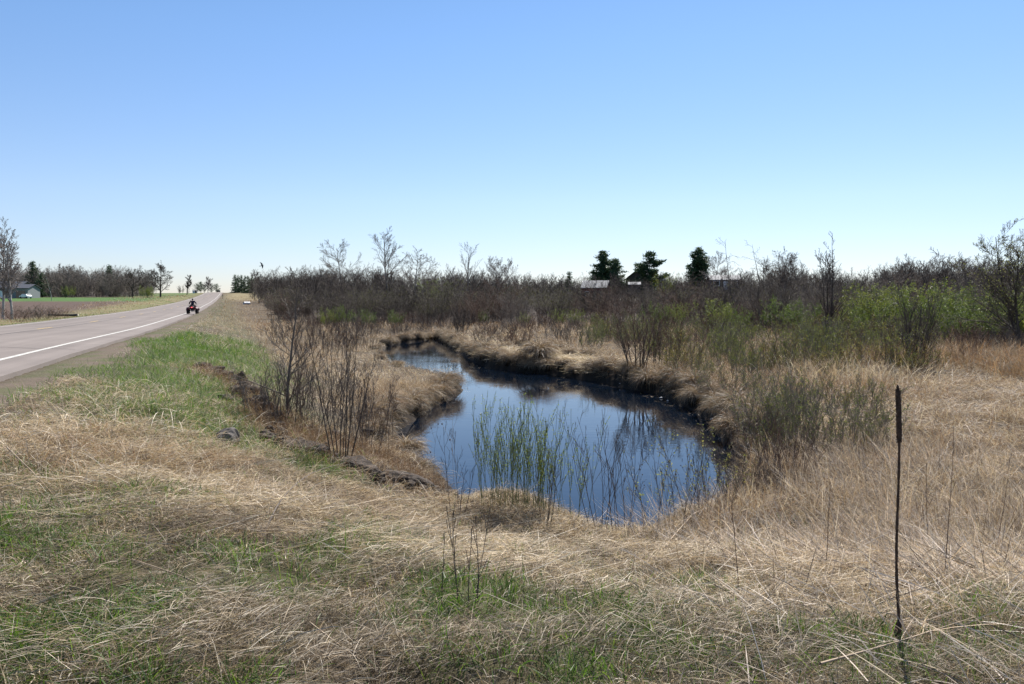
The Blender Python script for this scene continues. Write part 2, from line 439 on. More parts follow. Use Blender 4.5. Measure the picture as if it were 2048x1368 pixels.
for s0 in (-4.66, -11.86):
    v, q = strip(s0, s0 + .13, -40, 700, .005)
    link('edge_line', np_mesh('edge_line', v, q), M['line_white'], road)
for k in range(-4, 40):
    y0 = 33.6 + 12.75 * k
    v, q = strip(-8.26, -8.12, y0, y0 + 2.9, .005)
    link('centre_dash', np_mesh('centre_dash', v, q), M['line_yellow'], road)
v, q = strip(-7.93, -7.86, -40, 700, .005); link('tar_seam', np_mesh('tar_seam', v, q), M['tar'], road)
rng0 = random.Random(5)
for k in range(14):
    y0 = 9 + k * 9.5 + rng0.uniform(-3, 3); s0 = rng0.choice([-12.2, -8.3, -12.0]); s1 = s0 + rng0.uniform(3, 8)
    s1 = min(s1, -3.75); n = 14
    sv = np.linspace(s0, s1, n); yv = y0 + np.cumsum(np.array([rng0.uniform(-.12, .12) for _ in range(n)]))
    va = []
    for dy in (-.022, .022):
        va.append(np.stack([sv + TA * (yv + dy), yv + dy, road_z(yv + dy) + np.interp(sv, rs[1:-1], crown[1:-1]) + .004], -1))
    v = np.concatenate(va); q = [(i, i + 1, n + i + 1, n + i) for i in range(n - 1)]
    link('tar_seam', np_mesh('tar_seam', v, q), M['tar'], road)
# ------------------------------------------------------------------ builders for woody plants and blades
def tube_arrays(polys, sides=3):
    """polys: list of (points, radii); returns verts, quads"""
    V = []; Q = []; base = 0
    groups = {}
    for p, r in polys: groups.setdefault(len(p), []).append((p, r))
    for n, lst in groups.items():
        P = np.array([a for a, _ in lst], float); R = np.array([b for _, b in lst], float)
        T = np.gradient(P, axis=1); T /= np.linalg.norm(T, axis=2, keepdims=True) + 1e-9
        t0 = P[:, -1] - P[:, 0]; t0 /= np.linalg.norm(t0, axis=1, keepdims=True) + 1e-9
        ref = np.where(np.abs(t0[:, 2:3]) < .8, np.array([[0, 0, 1.]]), np.array([[1., 0, 0]]))
        U = ref[:, None, :] - (T * ref[:, None, :]).sum(2, keepdims=True) * T
        U /= np.linalg.norm(U, axis=2, keepdims=True) + 1e-9
        W = np.cross(T, U)
        a = np.arange(sides) * 2 * math.pi / sides
        ring = P[:, :, None, :] + R[:, :, None, None] * (U[:, :, None, :] * np.cos(a)[None, None, :, None] + W[:, :, None, :] * np.sin(a)[None, None, :, None])
        m = len(lst)
        V.append(ring.reshape(-1, 3))
        ids = base + np.arange(m * n * sides).reshape(m, n, sides)
        q = np.stack([ids[:, :-1, :], np.roll(ids, -1, 2)[:, :-1, :], np.roll(ids, -1, 2)[:, 1:, :], ids[:, 1:, :]], -1)
        Q.append(q.reshape(-1, 4)); base += m * n * sides
    return np.concatenate(V), np.concatenate(Q)

def tube_mesh(name, polys, sides=3):
    v, q = tube_arrays(polys, sides); return np_mesh(name, v, q, smooth=True)

def unit(v): return v / (np.linalg.norm(v) + 1e-12)

def grow(rg, p, d, L, r, n, wander, trop, tip=.35):
    pts = [p]; rr = [r]; d = unit(d)
    for i in range(1, n):
        d = unit(d + rg.normal(0, wander, 3) + np.array([0, 0, trop]))
        p = p + d * L / (n - 1); pts.append(p); rr.append(r * (1 - (1 - tip) * i / (n - 1)))
    return np.array(pts), np.array(rr)

def side_dir(rg, d, ang, flat=0):
    a = unit(np.cross(d, rg.normal(0, 1, 3))); 
    if flat: a = unit(a * np.array([1, 1, 1 - flat]))
    return unit(d * math.cos(ang) + a * math.sin(ang))

def woody(seed, h, stems=1, lean=.1, r0=.05, foot=.1, wander=.05, trop=.03, npts=7, minr=.004, levels=(), lenvar=.2):
    """returns a list of levels (0 = trunks) of (points, radii)"""
    rg = np.random.default_rng(seed); out = [[] for _ in range(len(levels) + 1)]
    for k in range(stems):
        az = rg.uniform(0, 2 * math.pi) if stems < 3 else (k + rg.uniform(-.4, .4)) * 2 * math.pi / stems
        ln = lean * (rg.uniform(.3, 1.1) if stems > 1 else 1)
        d = np.array([math.cos(az) * ln, math.sin(az) * ln, 1.0])
        f = foot * rg.uniform(.2, 1) if stems > 1 else 0
        p = np.array([math.cos(az) * f, math.sin(az) * f, -.08])
        L = h * (1 - lenvar * rg.uniform(0, 1) if stems > 1 else 1)
        out[0].append(grow(rg, p, d, L, r0 * (rg.uniform(.6, 1.1) if stems > 1 else 1), npts, wander, trop, .18))
    for li, sp_ in enumerate(levels):
        for pts, rr in out[li]:
            n = len(pts); L = np.linalg.norm(np.diff(pts, axis=0), axis=1).sum()
            cnt = max(1, int(round(sp_['n'] * rg.uniform(.75, 1.25))))
            for c in range(cnt):
                fr = sp_.get('f0', .2) + (sp_.get('f1', .97) - sp_.get('f0', .2)) * (c + rg.uniform(0, 1)) / cnt
                x = fr * (n - 1); i = min(int(x), n - 2); t = x - i
                p = pts[i] * (1 - t) + pts[i + 1] * t; r = (rr[i] * (1 - t) + rr[i + 1] * t)
                d = unit(pts[i + 1] - pts[i])
                ang = math.radians(sp_['ang'] * rg.uniform(.7, 1.3))
                dd = side_dir(rg, d, ang, sp_.get('flat', 0))
                l = L * sp_['len'] * (1 - sp_.get('taper', .5) * fr) * rg.uniform(.65, 1.25)
                out[li + 1].append(grow(rg, p, dd, l, max(minr, r * sp_.get('r', .55)), sp_.get('np', 3), sp_.get('w', .1), sp_.get('trop', .08), sp_.get('tip', .4)))
    for lv in out:
        for k in range(len(lv)): lv[k] = (lv[k][0], np.maximum(lv[k][1], minr))
    return out

def leaves_on(seed, polys, n, size, cols, f0=.2, jit=.02):
    rg = np.random.default_rng(seed)
    P = np.array([p[[0, -1]] for p, r in polys])
    k = rg.integers(0, len(P), n); t = rg.uniform(f0, 1, n)[:, None]
    c = P[k, 0] * (1 - t) + P[k, 1] * t + rg.normal(0, jit, (n, 3))
    a = rg.normal(0, 1, (n, 3)); a[:, 2] += .5; a /= np.linalg.norm(a, axis=1, keepdims=True)
    b = np.cross(a, rg.normal(0, 1, (n, 3))); b /= np.linalg.norm(b, axis=1, keepdims=True)
    s = (size * rg.uniform(.6, 1.4, n))[:, None]
    v = np.stack([c, c + a * s * .5 + b * s * .25, c + a * s, c + a * s * .5 - b * s * .25], 1).reshape(-1, 3)
    q = np.arange(4 * n).reshape(-1, 4)
    cols = np.array(cols); cc = cols[rg.integers(0, len(cols), n)] * rg.uniform(.75, 1.25, (n, 1))
    return v, q, np.repeat(cc, 4, 0)

def leaf_mesh(name, *a, **k):
    v, q, c = leaves_on(*a, **k); return np_mesh(name, v, q, col=c)

def blades(name, root, L, az, el, bend, wid, col, mat, segs=3, roll=None, rg=None, parent=None):
    root = np.asarray(root, float); N = len(root)
    rg = rg or np.random.default_rng(1)
    if roll is None: roll = rg.uniform(-1.2, 1.2, N)
    P = [root]; p = root
    for k in range(segs):
        e = el - bend * (k + .5) / segs
        stp = np.stack([np.cos(e) * np.cos(az), np.cos(e) * np.sin(az), np.sin(e)], 1) * (L / segs)[:, None]
        p = p + stp; P.append(p)
    sd = np.stack([-np.sin(az) * np.cos(roll), np.cos(az) * np.cos(roll), np.sin(roll)], 1)
    V = []
    for k in range(segs):
        w = (wid * (1 - .25 * k / segs) * .5)[:, None]
        if k == 0: w = w * .8
        V += [P[k] - sd * w, P[k] + sd * w]
    V.append(P[segs])
    nv = 2 * segs + 1
    V = np.stack(V, 1).reshape(-1, 3)
    b = (np.arange(N) * nv)[:, None]
    quads = np.concatenate([b + np.array([[2 * k, 2 * k + 1, 2 * k + 3, 2 * k + 2]]) for k in range(segs - 1)]) if segs > 1 else None
    tris = b + np.array([[2 * segs - 2, 2 * segs - 1, 2 * segs]])
    me = np_mesh(name, V, quads, tris, col=np.repeat(col, nv, 0))
    return link(name, me, mat, parent)

STRAW = np.array([[1.17, 1.195, 1.19]]) * np.array([(.50, .395, .275), (.43, .33, .21), (.57, .465, .35), (.33, .235, .14), (.66, .565, .45), (.38, .295, .205)])
TAN = np.array([[.97, 1.03, 1.15]]) * np.array([(.42, .29, .165), (.36, .24, .13), (.48, .35, .22), (.27, .165, .085), (.52, .41, .28)])
RUST = np.array([(.24, .135, .07), (.30, .18, .095), (.19, .11, .06), (.34, .22, .13)])
GREEN = np.array([(.075, .14, .027), (.10, .175, .034), (.055, .11, .025), (.14, .19, .05)])
def pick(rg, pal, n, var=.22):
    return pal[rg.integers(0, len(pal), n)] * rg.uniform(1 - var, 1 + var, (n, 1))

def woody_thing(name, label, cat, group, lv, mats, loc, rz=0, names=('trunk', 'branches'), leaf=None, sides=(6, 4, 3, 3), split=1):
    """a plant as an empty with its trunk(s), branches and leaves; lv as returned by woody()"""
    root = empty(name, loc, rz); tag(root, label, cat, group)
    v = []; q = []; o = 0
    for i in range(split):
        a, b_ = tube_arrays(lv[i], sides[i]); v.append(a); q.append(b_ + o); o += len(a)
    link(names[0], np_mesh(names[0], np.concatenate(v), np.concatenate(q), smooth=True), mats[0], root)
    if len(lv) > split:
        v = []; q = []; o = 0
        for i in range(split, len(lv)):
            if not lv[i]: continue
            a, b_ = tube_arrays(lv[i], sides[i]); v.append(a); q.append(b_ + o); o += len(a)
        link(names[1], np_mesh(names[1], np.concatenate(v), np.concatenate(q), smooth=True), mats[1], root)
    if leaf is not None: link('leaves', leaf, M['leaf'], root)
    return root

def fit(lv, h):
    """scale a plant so that its highest tip is exactly h"""
    top = max(p[:, 2].max() for l in lv for p, r in l); k = h / top
    return [[(p * k, r) for p, r in l] for l in lv]

# ------------------------------------------------------------------ dry and green grass over the ground
RG = np.random.default_rng(11)
def scatter(n, ya, yb, power=1.0, half=.80, pad=1.2):
    """ground points inside the wedge the photo sees and a bit beyond, denser near the eye"""
    u = RG.uniform(0, 1, n); k = 2 - power
    Y = (ya ** k + u * (yb ** k - ya ** k)) ** (1 / k)
    X = RG.uniform(-1, 1, n) * (half * Y + pad)
    return X, Y

def prep(X, Y):
    sd = sdf(X, Y); s = X - TA * Y
    return sd, s

def put(X, Y): return np.stack([X, Y, np.maximum(terrain(X, Y), .0) - .01], 1)

# --- the near bank: matted straw lying down
X, Y = scatter(520000, 2.6, 13, .95)
sd, s = prep(X, Y)
g = green_amount(X, Y); ld_, ls_ = linedist(X, Y)
clump = .6 * fbm(X / .42, Y / .42, 71) + .4 * fbm(X / 1.4, Y / 1.4, 70); patch = fbm(X / 1.6, Y / 1.6, 72)
swath = fbm((X * .9 + Y * .42) / 1.1, (Y * .9 - X * .42) / .22, 76)          # combed bands along the lie of the straw
right = ss(1.0, 2.4, X - .02 * Y) * (1 - ss(10.5, 12, Y))
den = (.12 + 1.05 * ss(.36, .60, .55 * clump + .45 * swath)) * (1 - .76 * g * (1 - .35 * right))
keep = (sd > .02 + .1 * RG.uniform(0, 1, len(X))) & (s > -2.7) & (RG.uniform(0, 1, len(X)) < den)
keep &= ~((ld_ < .42) | ((ls_ > 0) & (ld_ < 1.5) & (RG.uniform(0, 1, len(X)) < .8)))
X, Y, clump, patch, right, sd, swath = (a[keep] for a in (X, Y, clump, patch, right, sd, swath)); n = len(X)
az = math.radians(25) + RG.normal(0, .5, n) + 2.2 * (fbm(X / 1.1, Y / 1.1, 73) - .5) + np.where(RG.uniform(0, 1, n) < .5, math.pi, 0)
az = np.where(RG.uniform(0, 1, n) < .32, RG.uniform(0, 6.28, n), az)
el = np.abs(RG.normal(.26, .26, n)); up = RG.uniform(0, 1, n) < (.20 + .22 * right); el = np.where(up, RG.uniform(.6, 1.45, n), el)
bend = np.where(up, RG.uniform(.2, 2.4, n), RG.uniform(-.1, 1.0, n))
L = RG.uniform(.06, .21, n) * (.65 + .6 * clump) * (.62 + .06 * np.clip(Y, 0, 8)); L = np.where(RG.uniform(0, 1, n) < .05, L * 2.3, L)
col = pick(RG, STRAW, n, .3); br = ss(.46, .66, patch)[:, None]
col = col * (1 - br * .85) + pick(RG, TAN, n) * br * .8
col = col * (1 - .42 * (1 - ss(3.6, 5.6, Y + 2.2 * (fbm(X / 1.2, Y / 1.2, 77) - .5) + .12 * X)))[:, None]     # straw darkens unevenly towards the camera
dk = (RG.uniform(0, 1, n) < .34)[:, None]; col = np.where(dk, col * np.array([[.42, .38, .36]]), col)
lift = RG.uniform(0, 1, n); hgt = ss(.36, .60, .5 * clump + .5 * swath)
col = col * (.28 + .98 * ss(.05, .75, lift) * (.45 + .55 * hgt) + .25 * up)[:, None]        # shade between stems painted in: low blades darker, raised and upright ones lighter
rt = put(X, Y); rt[:, 2] += lift * .18 * hgt * np.where(up, 0, 1) * (1 - .6 * ss(6.8, 8.2, Y))
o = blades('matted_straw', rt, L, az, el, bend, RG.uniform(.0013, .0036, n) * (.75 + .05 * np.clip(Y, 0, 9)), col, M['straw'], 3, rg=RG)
tag(o, 'pale matted straw lying flat over the near bank', 'dry grass', kind='stuff')

# --- fine broken litter between the stems: short flakes, bits of leaf, upright stubble
X, Y = scatter(420000, 2.6, 12.5, .72)
sd, s = prep(X, Y); g = green_amount(X, Y); ld_, ls_ = linedist(X, Y)
fine = fbm(X / .16, Y / .16, 171); patch = fbm(X / .8, Y / .8, 172)
keep = (sd > .03) & (s > -2.4) & (RG.uniform(0, 1, len(X)) < (.15 + 1.1 * ss(.38, .62, .5 * fine + .5 * patch)) * (1 - .75 * g)) & (ld_ > .4)
X, Y, fine, patch = X[keep], Y[keep], fine[keep], patch[keep]; n = len(X)
stub = RG.uniform(0, 1, n) < .45
col = pick(RG, np.concatenate([STRAW, STRAW, TAN * .8]), n, .35) * (.34 + 1.0 * ss(.38, .66, .6 * fine + .4 * patch))[:, None]
col = col * (1 - .35 * (1 - ss(3.6, 5.6, Y)))[:, None]
rt = put(X, Y); rt[:, 2] += np.where(stub, 0, RG.uniform(0, .09, n) * fine)
o = blades('grass_litter', rt, np.where(stub, RG.uniform(.05, .16, n), RG.uniform(.02, .09, n)), RG.uniform(0, 6.28, n), np.where(stub, RG.uniform(.8, 1.5, n), RG.uniform(-.1, .9, n)), RG.uniform(0, 1.6, n), RG.uniform(.002, .005, n), col, M['straw'], 2, rg=RG)
tag(o, 'broken stubble and leaf litter between the flattened straw of the near bank', 'grass litter', kind='stuff')

# --- green blades coming up through it
X, Y = scatter(320000, 2.6, 34, 1.05)
sd, s = prep(X, Y); g = green_amount(X, Y); fine = fbm(X / .22, Y / .22, 75)
keep = (sd > .1) & (s > -3.0) & (s < 60) & (RG.uniform(0, 1, len(X)) < np.clip(g * 1.6 * ss(.25, .6, fine) + .22 * ss(.45, .62, fine) * (Y < 11), 0, 1)) & ((Y < 12) | (s < 4))
ld_, ls_ = linedist(X, Y); keep &= ~((ld_ < .2) | ((ls_ > 0) & (ld_ < 1.5) & (RG.uniform(0, 1, len(X)) < .85)))
keep &= (Y < 10) | (RG.uniform(0, 1, len(X)) < .75)
X, Y, g = X[keep], Y[keep], g[keep]; n = len(X)
sc_ = 1 + .05 * np.clip(Y - 8, 0, 30)
o = blades('green_grass', put(X, Y), RG.uniform(.08, .23, n) * (.6 + .6 * g) * (1 + .02 * Y), RG.uniform(0, 6.28, n), RG.uniform(.8, 1.5, n), RG.uniform(.1, 1.3, n),
           RG.uniform(.003, .006, n) * sc_, pick(RG, GREEN, n), M['green'], 3, rg=RG)
tag(o, 'fresh green grass in tufts on the near bank and roadside slope', 'grass', kind='stuff')

X, Y = scatter(230000, 2.6, 10, .95)
sd, s = prep(X, Y); g = green_amount(X, Y); fine = fbm(X / .2, Y / .2, 175)
keep = (sd > .15) & (s > -2.6) & (RG.uniform(0, 1, len(X)) < np.clip(.85 * g * g * ss(.35, .6, fine), 0, 1))
X, Y, g = X[keep], Y[keep], g[keep]; n = len(X)
o = blades('green_tufts', put(X, Y), RG.uniform(.06, .20, n) * (.5 + .7 * g), RG.uniform(0, 6.28, n), RG.uniform(.75, 1.5, n), RG.uniform(.2, 1.5, n), RG.uniform(.0025, .005, n), pick(RG, GREEN * .72, n), M['green'], 3, rg=RG)
tag(o, 'dark green grass tufts in the foreground', 'grass', kind='stuff')

# --- weeds creeping on to the gravel shoulder
X, Y = scatter(60000, 6, 70, 1.2)
sd, s = prep(X, Y); cl = fbm(X / .5, Y / 1.5, 185)
keep = (s > -3.75) & (s < -2.0) & (RG.uniform(0, 1, len(X)) < ss(.42, .62, cl) * (.15 + .85 * ss(-3.7, -2.2, s)))
X, Y, cl = X[keep], Y[keep], cl[keep]; n = len(X)
o = blades('shoulder_weeds', put(X, Y), RG.uniform(.03, .12, n), RG.uniform(0, 6.28, n), RG.uniform(.3, 1.4, n), RG.uniform(0, 1.2, n), RG.uniform(.003, .006, n) * (1 + .04 * np.clip(Y - 8, 0, 60)),
           np.where((RG.uniform(0, 1, n) < .35)[:, None], pick(RG, GREEN, n), pick(RG, TAN, n)), M['straw'], 2, rg=RG)
tag(o, 'sparse weeds and dead grass on the gravel road shoulder', 'weeds', kind='stuff')

# --- roadside slope: standing wispy dry grass among the green, and brown flopped tops
X, Y = scatter(120000, 5.5, 75, 1.25)
sd, s = prep(X, Y); cl = fbm(X / 1.0, Y / 1.0, 81); cl2 = fbm(X / 3.2, Y / 3.2, 82)
d = ss(-2.9, -1.2, s) * (1 - ss(6, 12, s)) * (.25 + 1.1 * ss(.4, .62, cl)) * (1 - .80 * green_amount(X, Y) * (1 - ss(.5, .6, cl)))
ld_, ls_ = linedist(X, Y)
keep = (sd > .25) & (RG.uniform(0, 1, len(X)) < d) & ((Y > 11) | (s < 1.2) | (X < -2.2)) & (ld_ > .2)
X, Y, cl, cl2 = X[keep], Y[keep], cl[keep], cl2[keep]; n = len(X)
tall = ss(.52, .7, cl)
col = pick(RG, STRAW, n) * .95; b_ = ss(.45, .6, cl2)[:, None]; col = col * (1 - b_ * .6) + pick(RG, TAN, n) * b_ * .6
o = blades('slope_dry_grass', put(X, Y), RG.uniform(.14, .34, n) * (1 + .9 * tall), RG.uniform(0, 6.28, n), RG.uniform(.5, 1.45, n), RG.uniform(.3, 1.9, n),
           RG.uniform(.002, .0045, n) * (1 + .045 * np.clip(Y - 8, 0, 60)), col, M['straw'], 3, rg=RG)
tag(o, 'wispy dry grass standing on the roadside slope', 'dry grass', kind='stuff')

# --- long pale reed litter, right foreground
rg = RG
n = 34000
X = rg.uniform(1.0, 8.6, n); Y = rg.uniform(3.0, 11.5, n)
X = np.where(rg.uniform(0, 1, n) < .5, X, rg.normal(0, 1.2, n) + .62 * Y * .9)
sd, s = prep(X, Y); cl = fbm(X / .7, Y / .7, 91)
keep = (sd > .35) & (X > .7 + .06 * Y) & (X < .85 * Y + 1) & (rg.uniform(0, 1, n) < (.2 + 1.0 * ss(.35, .65, cl)) * (.25 + .75 * ss(4.2, 6.0, Y)))
X, Y, cl = X[keep], Y[keep], cl[keep]; n = len(X)
up = rg.uniform(0, 1, n) < .30 + .35 * ss(5.5, 8, Y)
el = np.where(up, rg.uniform(.65, 1.5, n), np.abs(rg.normal(.35, .25, n)))
L = rg.uniform(.16, .56, n) * (.65 + .6 * cl) * np.where(up, 1 + .35 * ss(6, 9, Y), 1)
az = np.where(rg.uniform(0, 1, n) < .55, rg.normal(2.5, .5, n), rg.uniform(0, 6.28, n))
rt = put(X, Y); rt[:, 2] += np.where(up, 0, rg.uniform(0, .14, n))
col = pick(rg, np.array([(.60, .50, .41), (.52, .42, .33), (.66, .575, .49), (.42, .32, .24), (.50, .37, .25)]) * 1.08, n, .3)
col = np.where((rg.uniform(0, 1, n) < .28)[:, None], col * .38, col)
o = blades('reed_litter', rt, L, az, el, rg.uniform(0, .45, n), rg.uniform(.003, .0068, n), col, M['straw'], 3, rg=rg)
tag(o, 'long pale dead reed stalks criss-crossed on the right foreground', 'dead reeds', kind='stuff')

n = 1100
X = np.concatenate([rg.uniform(1.6, 8, n // 2), rg.uniform(-3.5, 2.2, n - n // 2)]); Y = np.concatenate([rg.uniform(4.4, 11.5, n // 2), rg.uniform(4.2, 9.0, n - n // 2)])
lie = X < 2.2; cl = fbm(X / .9, Y / .9, 95); sd, s = prep(X, Y)
keep = (sd > .3) & (s > -1.5) & (cl > .42) & (X < .75 * Y + .6) & (linedist(X, Y)[0] > .4); X, Y, lie = X[keep], Y[keep], lie[keep]; n = len(X)
rt = put(X, Y); rt[:, 2] += rg.uniform(.03, .12, n)
o = blades('long_stalks', rt, rg.uniform(.28, .65, n), np.where(lie, math.radians(24) + rg.normal(0, .35, n), rg.uniform(0, 6.28, n)), np.where(lie, rg.uniform(-.02, .22, n), rg.uniform(.15, 1.25, n)), rg.uniform(-.1, .35, n), rg.uniform(.0024, .0048, n), pick(rg, STRAW, n, .25), M['straw'], 4, rg=rg)
tag(o, 'long single pale stalks lying over the matted straw', 'dead stalks', kind='stuff')

# --- bank and meadow grass, middle distance (brown tufts with long bleached tips)
X, Y = scatter(330000, 10, 80, 1.3, .82, 2)
sd, s = prep(X, Y); cl = fbm(X / 1.3, Y / 1.3, 101); cl2 = fbm(X / 5, Y / 5, 102)
d = ss(1.2, 3.0, s) * (.14 + 1.1 * ss(.36, .62, .5 * cl + .5 * fbm(X / .6, Y / .6, 103))) * (1 - .45 * ss(55, 80, Y))
keep = (sd > .06) & (rg.uniform(0, 1, len(X)) < d) & ((Y > 11.5) | (X > 2) | (X < -3.5))
ld_, ls_ = linedist(X, Y)
keep &= ~((ld_ < .25) | ((ls_ > 0) & (ld_ < 1.6) & (rg.uniform(0, 1, len(X)) < .8)))
X, Y, cl, cl2, sd = X[keep], Y[keep], cl[keep], cl2[keep], sd[keep]; n = len(X)
fs = 1 + .05 * np.clip(Y - 10, 0, 60)
low = np.exp(-((X - 10.5) ** 2 / 20 + (Y - 19) ** 2 / 14))         # trampled clearing right
L = rg.uniform(.16, .52, n) * (.45 + 1.2 * ss(.38, .68, cl)) * (1 - .4 * low) * (1 - .5 * np.exp(-sd / .9)) * (1 - .35 * (Y > 17) * (X < 0) * (1 - ss(2, 5, sd)))
el = rg.uniform(.45, 1.45, n) * (1 - .4 * low)
col = pick(rg, TAN, n, .3); k = ss(.44, .60, cl2)[:, None]; col = col * (1 - .8 * k) + pick(rg, STRAW, n) * .8 * k
col = col * (.55 + .75 * ss(.3, .62, fbm(X / 1.8, Y / 1.1, 104)))[:, None]
ru = (rg.uniform(0, 1, n) < .25 + .3 * ss(45, 70, Y))[:, None]; col = np.where(ru, pick(rg, RUST, n), col)
o = blades('meadow_grass', put(X, Y), L, rg.uniform(0, 6.28, n), el, rg.uniform(.1, 1.5, n), rg.uniform(.003, .0065, n) * fs, col, M['straw'], 3, rg=rg)
tag(o, 'tan dry marsh grass covering the banks and the meadow beyond the creek', 'marsh grass', kind='stuff')

# --- grass at the wood edge, and verges of the far road
X, Y = scatter(90000, 42, 330, 1.25, .75, 5)
sd, s = prep(X, Y); cl = fbm(X / 4, Y / 4, 111)
side = (s > -2.6) & (s < 14) | (s > 14) & (Y < 110)
west = (s < -12.9) & (s > -22 - .05 * Y + 6 * cl)
keep = (sd > .4) & (side | west) & (rg.uniform(0, 1, len(X)) < .25 + .9 * ss(.35, .6, cl))
X, Y, cl, s = X[keep], Y[keep], cl[keep], s[keep]; n = len(X)
col = pick(rg, TAN, n) * 1.05; ru = (rg.uniform(0, 1, n) < .3)[:, None]; col = np.where(ru, pick(rg, RUST, n), col)
gn = ((s < -12.9) & (s > -15) | (s < -1.2) & (s > -3)) & (rg.uniform(0, 1, n) < .75); col = np.where(gn[:, None], pick(rg, GREEN, n), col)
fs = Y / 40
o = blades('verge_grass', put(X, Y), rg.uniform(.18, .55, n) * np.where(gn, .5, 1), rg.uniform(0, 6.28, n), rg.uniform(.6, 1.5, n), rg.uniform(.1, 1.2, n), rg.uniform(.010, .02, n) * fs, col, M['straw'], 2, rg=rg)
tag(o, 'dry and green grass on the far road verges and wood edge', 'verge grass', kind='stuff')
# ------------------------------------------------------------------ trees and shrubs
random.seed(4)
UPRIGHT = ({'n': 26, 'f0': .22, 'f1': .98, 'ang': 42, 'len': .46, 'taper': .6, 'trop': .10, 'np': 4, 'w': .10},
           {'n': 9, 'ang': 42, 'len': .42, 'trop': .06, 'np': 3}, {'n': 7, 'ang': 42, 'len': .48, 'np': 2})
ROUND = ({'n': 24, 'f0': .16, 'f1': .96, 'ang': 52, 'len': .56, 'taper': .58, 'trop': .06, 'np': 5, 'w': .08, 'r': .4},
         {'n': 12, 'ang': 40, 'len': .42, 'trop': .08, 'np': 4}, {'n': 9, 'ang': 42, 'len': .45, 'np': 2})
OAK = ({'n': 16, 'f0': .20, 'f1': .95, 'ang': 55, 'len': .62, 'taper': .5, 'trop': .12, 'np': 5, 'w': .2, 'r': .6},
       {'n': 11, 'ang': 48, 'len': .45, 'np': 4, 'w': .18}, {'n': 9, 'ang': 48, 'len': .45, 'np': 2, 'w': .2})
WIDE = ({'n': 24, 'f0': .16, 'f1': .9, 'ang': 66, 'len': .68, 'taper': .45, 'trop': .05, 'np': 5, 'w': .10, 'r': .45},
        {'n': 12, 'ang': 44, 'len': .42, 'trop': .05, 'np': 4, 'w': .12}, {'n': 9, 'ang': 44, 'len': .45, 'np': 2})
SHRUB = ({'n': 9, 'f0': .22, 'f1': .97, 'ang': 28, 'len': .42, 'taper': .5, 'trop': .14, 'np': 3, 'w': .12},
         {'n': 5, 'ang': 32, 'len': .45, 'np': 2})
SAPL = ({'n': 16, 'f0': .12, 'f1': .98, 'ang': 42, 'len': .36, 'taper': .6, 'trop': .14, 'np': 4, 'w': .12, 'r': .5},
        {'n': 6, 'ang': 40, 'len': .42, 'np': 3, 'w': .14}, {'n': 4, 'ang': 40, 'len': .45, 'np': 2})

def tree(name, label, cat, px, Y, top, levels, seed, r0, minr, mats=('bark', 'bark'), stems=1, lean=.04, wander=.05, trop=.03, group=None, foot=.2, leaf=None, rz=None, npts=8, names=('trunk', 'branches')):
    loc, h = far(px, Y, top)
    lv = fit(woody(seed, h, stems, lean, r0, foot, wander, trop, npts, minr, levels), h)
    lf = None
    if leaf: lf = leaf_mesh('leaves', seed, lv[-1] + (lv[-2] if len(lv) > 2 else []), leaf[0], leaf[1], leaf[2], jit=leaf[3] if len(leaf) > 3 else .05)
    return woody_thing(name, label, cat, group, lv, (M[mats[0]], M[mats[1]]), loc, 0 if rz is None else rz, leaf=lf, names=names)

# lone trees that stand above the thicket
tree('bare_tree', 'broad round-crowned bare tree at the left end of the row above the thicket', 'tree', 690, 130, 476, ROUND, 3, .15, .012, ('bark_mid', 'bark_mid'))
tree('bare_tree', 'tallest bare tree above the thicket with a straight leader and open crown', 'tree', 783, 120, 452, UPRIGHT, 8, .16, .013, ('bark_grey', 'bark_mid'))
tree('bare_tree', 'bare tree with wide spreading limbs just right of the tallest one', 'tree', 826, 112, 492, OAK, 12, .13, .012, ('bark_grey', 'bark_mid'), lean=.1)
tree('bare_tree', 'narrow bare tree with steep branches standing alone above the middle thicket', 'tree', 934, 140, 482, ({'n': 16, 'f0': .25, 'f1': .97, 'ang': 26, 'len': .45, 'taper': .6, 'trop': .10, 'np': 4}, {'n': 7, 'ang': 28, 'len': .42, 'np': 3}, {'n': 4, 'ang': 30, 'len': .45, 'np': 2}), 15, .13, .013, ('bark_grey', 'bark_mid'))
tree('bare_tree', 'faint pale bare tree behind the thicket, left of a faint pair', 'tree', 992, 190, 511, UPRIGHT, 17, .10, .015, ('bark_grey', 'bark_grey'), stems=3, lean=.25, trop=.06)
tree('bare_tree', 'faint pale bare tree behind the thicket, right of a faint pair', 'tree', 1018, 195, 513, UPRIGHT, 19, .10, .015, ('bark_grey', 'bark_grey'))
tree('bare_tree', 'pale thin bare tree behind the house with the long pale roof', 'tree', 1428, 195, 500, ROUND, 23, .11, .016, ('bark_grey', 'bark_grey'))
tree('bare_tree', 'tall thin bare tree with curled drooping tips, left of two crooked trees', 'tree', 1478, 64, 474, ({'n': 9, 'f0': .45, 'f1': .99, 'ang': 38, 'len': .26, 'trop': -.05, 'np': 5, 'w': .28}, {'n': 5, 'ang': 45, 'len': .4, 'np': 3, 'w': .25, 'trop': -.15}), 26, .05, .008, wander=.10)
tree('bare_tree', 'tall thin bare tree with crooked upper limbs, right of two crooked trees', 'tree', 1508, 66, 480, ({'n': 9, 'f0': .45, 'f1': .99, 'ang': 36, 'len': .26, 'trop': -.03, 'np': 5, 'w': .28}, {'n': 5, 'ang': 45, 'len': .4, 'np': 3, 'w': .25, 'trop': -.12}), 29, .05, .008, wander=.12, lean=.1)
tree('bare_tree', 'dark wide bare oak-like tree above the thicket right of the pale roof', 'tree', 1560, 150, 492, OAK, 31, .18, .017)
tree('bare_tree', 'smaller dark bare tree leaning against the wide oak-like one', 'tree', 1600, 158, 503, OAK, 33, .13, .015)
